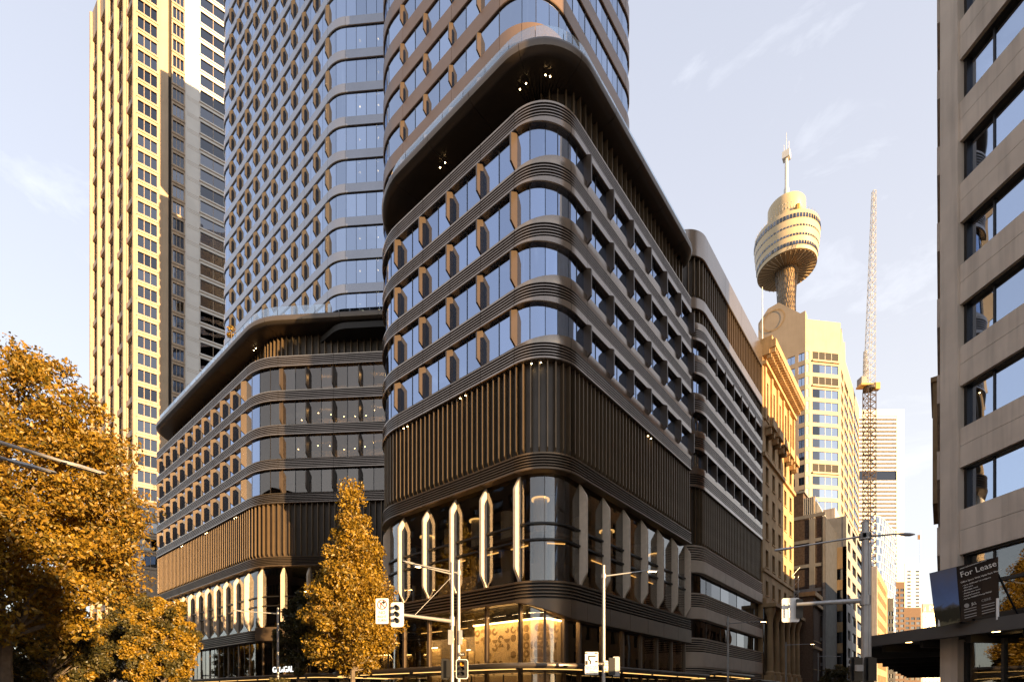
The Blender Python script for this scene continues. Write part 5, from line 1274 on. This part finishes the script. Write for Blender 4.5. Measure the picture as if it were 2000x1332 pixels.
panel(s4, at(1544, 1191, 22.95), TOCAM - CR * 0.25, 0.72, 1.08, 'white_sign', 'target_board_back', 0.02, 0.08)
M = MB(); M.tube(at(1541, 1178, 22.85), at(1541, 1205, 22.85), 0.02, n=6); M.build('bracket_rail', 'galvanised', s4)
panel(s4, at(1561, 1188, 22.8), TOCAM, 0.3, 0.85, 'black_paint', 'signal_shield', 0.03, 0.05)
for px in (1670, 1697):
    signal(s4, at(px, 1307, 21.3), CF, h=0.95, board=False); panel(s4, at(px, 1309, 21.2), TOCAM, 0.40, 1.15, 'black_paint', 'target_board_back', 0.02, 0.08)
panel(s4, at(1676, 1304, 21.0), TOCAM, 0.28, 0.26, 'grey_paint', 'control_box', 0.12, 0.01)
M = MB(); q = at(1698, 1356, 21.4); M.tube((q.x, q.y, 0), (q.x, q.y, 8.0), 0.075, n=10); M.build('conduit', 'galvanised', s4, smooth=True)
# lamps along the side street and avenue
street_lamp('lit street lamp before the pale banded foot of the annex', at(1422, 1356, 47), 8.8, [(at(1422, 1217, 47).z, at(1484, 1213, 47.5), True)], group='street lamps along the side street')
street_lamp('lit street lamp in front of the sandstone columns', at(1535, 1356, 70), 8.8, [(at(1535, 1259, 70).z, at(1582, 1257, 70.5), True)], group='street lamps along the side street')
street_lamp('farthest double-armed street lamp above the small tree', at(1598, 1356, 88), 8.8, [(at(1598, 1281, 88).z, at(1634, 1281, 88.5), False)], group='street lamps along the side street')
street_lamp('unlit street lamp between the dark tree and the slanting bay', at(543, 1356, 42.6), 8.85, [(at(543, 1198, 42.6).z, at(475, 1193, 41.0), False)])
lp = at(-150, 1356, 13.2)
ll = street_lamp('street lamp heads on long arms reaching in at the left edge', Vector((lp.x, lp.y, 0)), 9.1, [], r=0.12)
for z_, e in ((8.75, at(118, 900, 15.8)), (8.35, at(12, 897, 15.2))):
    a = Vector((lp.x, lp.y, z_)); M = MB(); M.tube(a, e, 0.06, 0.05, 10); M.build('arm', 'galvanised', ll, smooth=True); lamp_head(ll, e, at(197, 917, 16.3) - a, False, 1.15)
# distant signals low at the left
fl_ = street_lamp('distant gold-lit signal pole with mast arm among the left trees', at(128, 1356, 98), 9.0, [(at(128, 1288, 98).z, at(98, 1287, 97), False)], name='traffic_signal', cat='traffic signal')
M = MB(); M.tube(at(128, 1319, 98), at(74, 1318, 97), 0.11, n=8); M.build('mast_arm', 'galvanised', fl_); signal(fl_, at(69, 1318, 97), TOCAM + CR * 0.4, h=1.1, facem='white_sign', rim='white_sign'); panel(fl_, at(61, 1317, 97), TOCAM + CR * 0.4, 0.75, 1.2, 'white_sign')
panel(fl_, at(128, 1328, 97.5), TOCAM, 0.9, 1.9, 'galvanised', 'control_box', 0.3)
f2 = thing('traffic_signal', tuple(at(230, 1356, 80).to_2d()) + (0,), 'distant horizontal mast arm below the round tree at left', 'traffic signal')
M = MB(); q = at(230, 1356, 80); M.tube((q.x, q.y, 0), (q.x, q.y, 6.0), 0.12, n=8); M.build('pole', 'galvanised', f2); M = MB(); M.tube((q.x, q.y, at(230, 1314, 80).z), at(141, 1313, 78), 0.11, n=8); M.build('mast_arm', 'galvanised', f2)
q = at(141, 1314, 78); M = MB(); M.tube((q.x, q.y, q.z - 0.5), (q.x, q.y, q.z + 0.5), 0.13, n=8); M.build('end_bracket', 'galvanised', f2)

# ------------------------------------------------------------------ trees
import numpy as np
def leaves(name, centers, radii, per, size, m, parent, seed, droop=0.25, aspect=0.55):
    """many folded leaf blades scattered in clumps"""
    g = np.random.default_rng(seed); base = np.array(ROOT[parent]); V = []; n = len(centers)
    C = np.repeat(np.array(centers), per, axis=0); Rr = np.repeat(np.array(radii), per)[:, None]
    d = g.normal(size=C.shape); d /= np.linalg.norm(d, axis=1)[:, None]; rad = g.random((len(C), 1)) ** 0.45
    P_ = C + d * rad * Rr * np.array([1, 1, 0.75])
    ax = g.normal(size=C.shape); ax[:, 2] -= droop; ax /= np.linalg.norm(ax, axis=1)[:, None]
    nrm = g.normal(size=C.shape) * 0.7 + d * 0.6 + np.array([0, 0, 0.5]); s = np.cross(ax, nrm); s /= np.linalg.norm(s, axis=1)[:, None] + 1e-9
    up = np.cross(s, ax); sz = (size * (0.5 + 0.95 * g.random((len(C), 1))))
    a = P_ - ax * sz * 0.5; b = P_ + s * sz * aspect * 0.5 + up * sz * 0.10; c = P_ + ax * sz * 0.5; e = P_ - s * sz * aspect * 0.5 + up * sz * 0.10
    V = np.stack([a, b, c, e], axis=1).reshape(-1, 3) - base
    N = len(C); me = bpy.data.meshes.new(name); me.vertices.add(4 * N); me.vertices.foreach_set('co', V.astype(np.float32).ravel())
    idx = np.arange(4 * N).reshape(N, 4); tri = np.concatenate([idx[:, [0, 1, 2]], idx[:, [0, 2, 3]]], axis=1).reshape(-1, 3)
    me.loops.add(6 * N); me.loops.foreach_set('vertex_index', tri.ravel().astype(np.int32)); me.polygons.add(2 * N)
    me.polygons.foreach_set('loop_start', np.arange(0, 6 * N, 3, dtype=np.int32)); me.polygons.foreach_set('loop_total', np.full(2 * N, 3, dtype=np.int32))
    me.materials.append(MATS[m]); me.update(calc_edges=True); return link(name, me, parent)
def limb(M, p, q, r0, r1, rg, k=4, wob=0.12):
    p = Vector(p); q = Vector(q); L_ = (q - p).length; prev = p; pr = r0
    for i in range(1, k + 1):
        t = i / k; c = p.lerp(q, t) + Vector((rg.uniform(-1, 1), rg.uniform(-1, 1), rg.uniform(-0.3, 0.6))) * (wob * L_ / k if i < k else 0); r = r0 + (r1 - r0) * t
        M.tube(prev, c, pr, r, 7); prev = c; pr = r
def tree(label, base, h, shape, nclump, per, lsize, m, seed, trunk_r=0.22, trunk_h=3.0, crad=0.9, name='street_tree', lean=(0, 0), m2=None):
    """shape(t) -> (offset x, offset y, radius) of the crown at height fraction t"""
    rg = random.Random(seed); o = thing(name, (base[0], base[1], 0), label, 'tree')
    M = MB(); top = Vector((base[0] + lean[0], base[1] + lean[1], h * 0.86)); fork = Vector((base[0] + lean[0] * 0.2, base[1] + lean[1] * 0.2, trunk_h))
    limb(M, (base[0], base[1], -0.05), fork, trunk_r * 1.15, trunk_r * 0.85, rg, 3, 0.05); limb(M, fork, top, trunk_r * 0.8, trunk_r * 0.15, rg, 6, 0.12)
    cs, rs = [], []
    while len(cs) < nclump:
        t = rg.random(); ox, oy, rad = shape(t)
        if rad <= 0: continue
        if rg.random() > (rad / shape.rmax) ** 1.3 + 0.08: continue
        a = rg.uniform(0, 2 * math.pi); rr = rad * math.sqrt(rg.uniform(0.12, 1.0))
        zc = trunk_h + (h - trunk_h) * t
        cs.append((base[0] + ox + rr * math.cos(a), base[1] + oy + rr * math.sin(a), zc + rg.uniform(-0.3, 0.3))); rs.append(crad * rg.uniform(0.55, 1.25))
    for i in range(0, len(cs), max(1, len(cs) // 46)):
        c = Vector(cs[i]); tz = max(trunk_h * 0.9, c.z - (c - Vector((base[0], base[1], c.z))).length * 0.7 - 0.6); f = min(1, max(0, (tz - trunk_h) / max(0.1, top.z - trunk_h))); s = fork.lerp(top, f)
        if (c - s).length > 0.3: limb(M, s, c, trunk_r * (0.34 - 0.2 * f), 0.025, rg, 4, 0.22)
    M.build('trunk', 'bark', o)
    if m2:
        k = int(len(cs) * 0.7); leaves('crown', cs[:k], rs[:k], per, lsize, m, o, seed); leaves('crown', cs[k:], rs[k:], per, lsize, m2, o, seed + 1)
    else: leaves('crown', cs, rs, per, lsize, m, o, seed)
    return o
class Shape:
    def __init__(s, f, rmax): s.f = f; s.rmax = rmax
    def __call__(s, t): return s.f(t)
def cone(r): return Shape(lambda t: (0, 0, r * min(1.0, (1.0 - t) * 1.35 + 0.06) * min(1.0, 0.45 + t * 5.0)), r)
def dome(r, k=1.0): return Shape(lambda t: (0, 0, r * math.sqrt(max(0, 1 - (2 * t - 0.85) ** 2 / (1.33 if t > 0.425 else 0.95)))), r)
b = at(689, 1356, 39); tree('tall cone-shaped tree with golden leaves before the slanting bay', (b.x, b.y), 17.2, cone(3.3), 190, 300, 0.22, 'leaf_gold', 11, 0.20, 3.5, 0.95, m2='leaf_plane')
b = at(583, 1356, 45); tree('slim dark-leaved tree beside the lamp post', (b.x, b.y), 10.4, dome(1.75), 110, 150, 0.24, 'leaf_dark', 12, 0.13, 3.6, 0.5)
b = at(318, 1356, 52); tree('round-crowned golden tree under the stone-finned level', (b.x, b.y), 11.2, dome(3.4), 210, 170, 0.30, 'leaf_gold', 13, 0.24, 3.0, 0.75, m2='leaf_dark')
b = at(262, 1356, 60); tree('darker tree behind the round golden one', (b.x, b.y), 13.5, dome(3.6), 150, 140, 0.32, 'leaf_dark', 14, 0.24, 3.0, 0.8, m2='leaf_gold')
b = at(60, 1356, 62); tree('golden tree low at the left edge behind the distant signal', (b.x, b.y), 11.5, dome(5.2), 200, 160, 0.34, 'leaf_gold', 15, 0.26, 2.6, 0.9, m2='leaf_dark')
b = at(160, 1356, 74); tree('golden tree before the foot of the beige tower', (b.x, b.y), 12.0, dome(4.0), 150, 150, 0.36, 'leaf_gold', 16, 0.26, 2.6, 0.9)
b = at(1640, 1356, 78); tree('small dark tree in the side street by the signal pole', (b.x, b.y), 6.2, dome(2.7), 80, 130, 0.24, 'leaf_dark', 17, 0.14, 2.0, 0.6)
b = at(95, 1356, 44); tree('dark-leaved street tree low under the big plane tree', (b.x, b.y), 9.5, dome(4.2), 170, 150, 0.28, 'leaf_dark', 18, 0.22, 2.4, 0.8, m2='leaf_gold')
# the big plane tree at the left edge, its trunk just out of the picture
b = at(5, 1356, 25); R_ = CR.to_2d(); Fw = CF.to_2d()
def plane_shape(t):
    w = 5.5 * math.sqrt(max(0, 1 - (2 * t - 0.9) ** 2 / (1.25 if t > 0.45 else 1.1)))
    return (0, 0, w)
tree('big plane tree with gold and olive leaves filling the left edge', (b.x, b.y), 18.2, Shape(plane_shape, 5.5), 420, 250, 0.21, 'leaf_plane', 21, 0.42, 4.4, 1.15, name='plane_tree', m2='leaf_gold')
# small terrace plant on the balustrade
b = at(452, 645, 74); pl_ = thing('terrace_plant', (b.x, b.y, b.z), 'small gold-leaved plant on the podium terrace behind the balustrade', 'plant')
M = MB(); M.tube((b.x, b.y, 46.3), (b.x, b.y, b.z), 0.05, n=6); M.build('stem', 'bark', pl_)
leaves('foliage', [(b.x, b.y, b.z + 0.1), (b.x - 0.5, b.y, b.z - 0.5)], [0.6, 0.5], 140, 0.28, 'leaf_gold', pl_, 31)
# hanging basket on the lamp post
b = at(545, 1332, 41.8); hb_ = thing('flower_basket', (b.x, b.y, b.z), 'leafy basket fixed to the lamp post by the white lettering', 'plant')
M = MB(); M.lathe([(0.0, b.z - 0.5), (0.5, b.z - 0.4), (0.7, b.z), (0.0, b.z)], b.x, b.y, 14); M.build('basket', 'bronze_dark', hb_)
leaves('foliage', [(b.x + 0.5 * math.cos(a), b.y + 0.5 * math.sin(a), b.z + 0.1) for a in (0, 1.3, 2.6, 3.9, 5.2)], [0.4] * 5, 120, 0.16, 'leaf_dark', hb_, 32)

# ------------------------------------------------------------------ buildings on the near side of the avenue, for reflections and shade
def opposite(label, x0, x1, y0, y1, h, m, n, rows_, side=None):
    o = thing('office_building', ((x0 + x1) / 2, (y0 + y1) / 2, 0), label, 'building')
    M = MB(); M.box(x0 + 0.01, x1 - 0.01, y0, y1 - 0.7, 0, h - 0.4); M.build('building_core', m, o)
    F = Frame((x1, y1), (-1, 0)); w = x1 - x0; c = w / n; stp = (h - 7) / rows_
    W = MB(); cols_ = [(c * i + c * 0.18, c * i + c * 0.82) for i in range(n)]; rws = rowz(5.5, stp * 0.6, stp, rows_)
    e = [0] + [q for cc in cols_ for q in cc] + [w]
    for i in range(0, len(e), 2): fbox(W, F, e[i], e[i + 1], -0.68, 0, 0, h)
    for (u0, u1) in cols_:
        zz_ = [0] + [q for r in rws for q in r] + [h]
        for i in range(0, len(zz_), 2): fbox(W, F, u0, u1, -0.68, -0.004, zz_[i], zz_[i + 1])
    W.build('wall', m, o)
    for (u0, u1) in cols_:
        for (z0, z1) in rws:
            G = MB(); fbox(G, F, u0, u1, -0.5, -0.45, z0, z1); G.build('window', 'glass_office', o)
opposite('brick office block across the avenue, mirrored in the lower glass', -96, -22, -34, -4.0, 38, 'brick_brown', 18, 9)
opposite('unseen concrete office block on the near corner, shading the plane tree', 4.5, 60, -34, -4.0, 15, 'concrete', 12, 3)  # unseen block, height set to leave the top of the plane tree sunlit
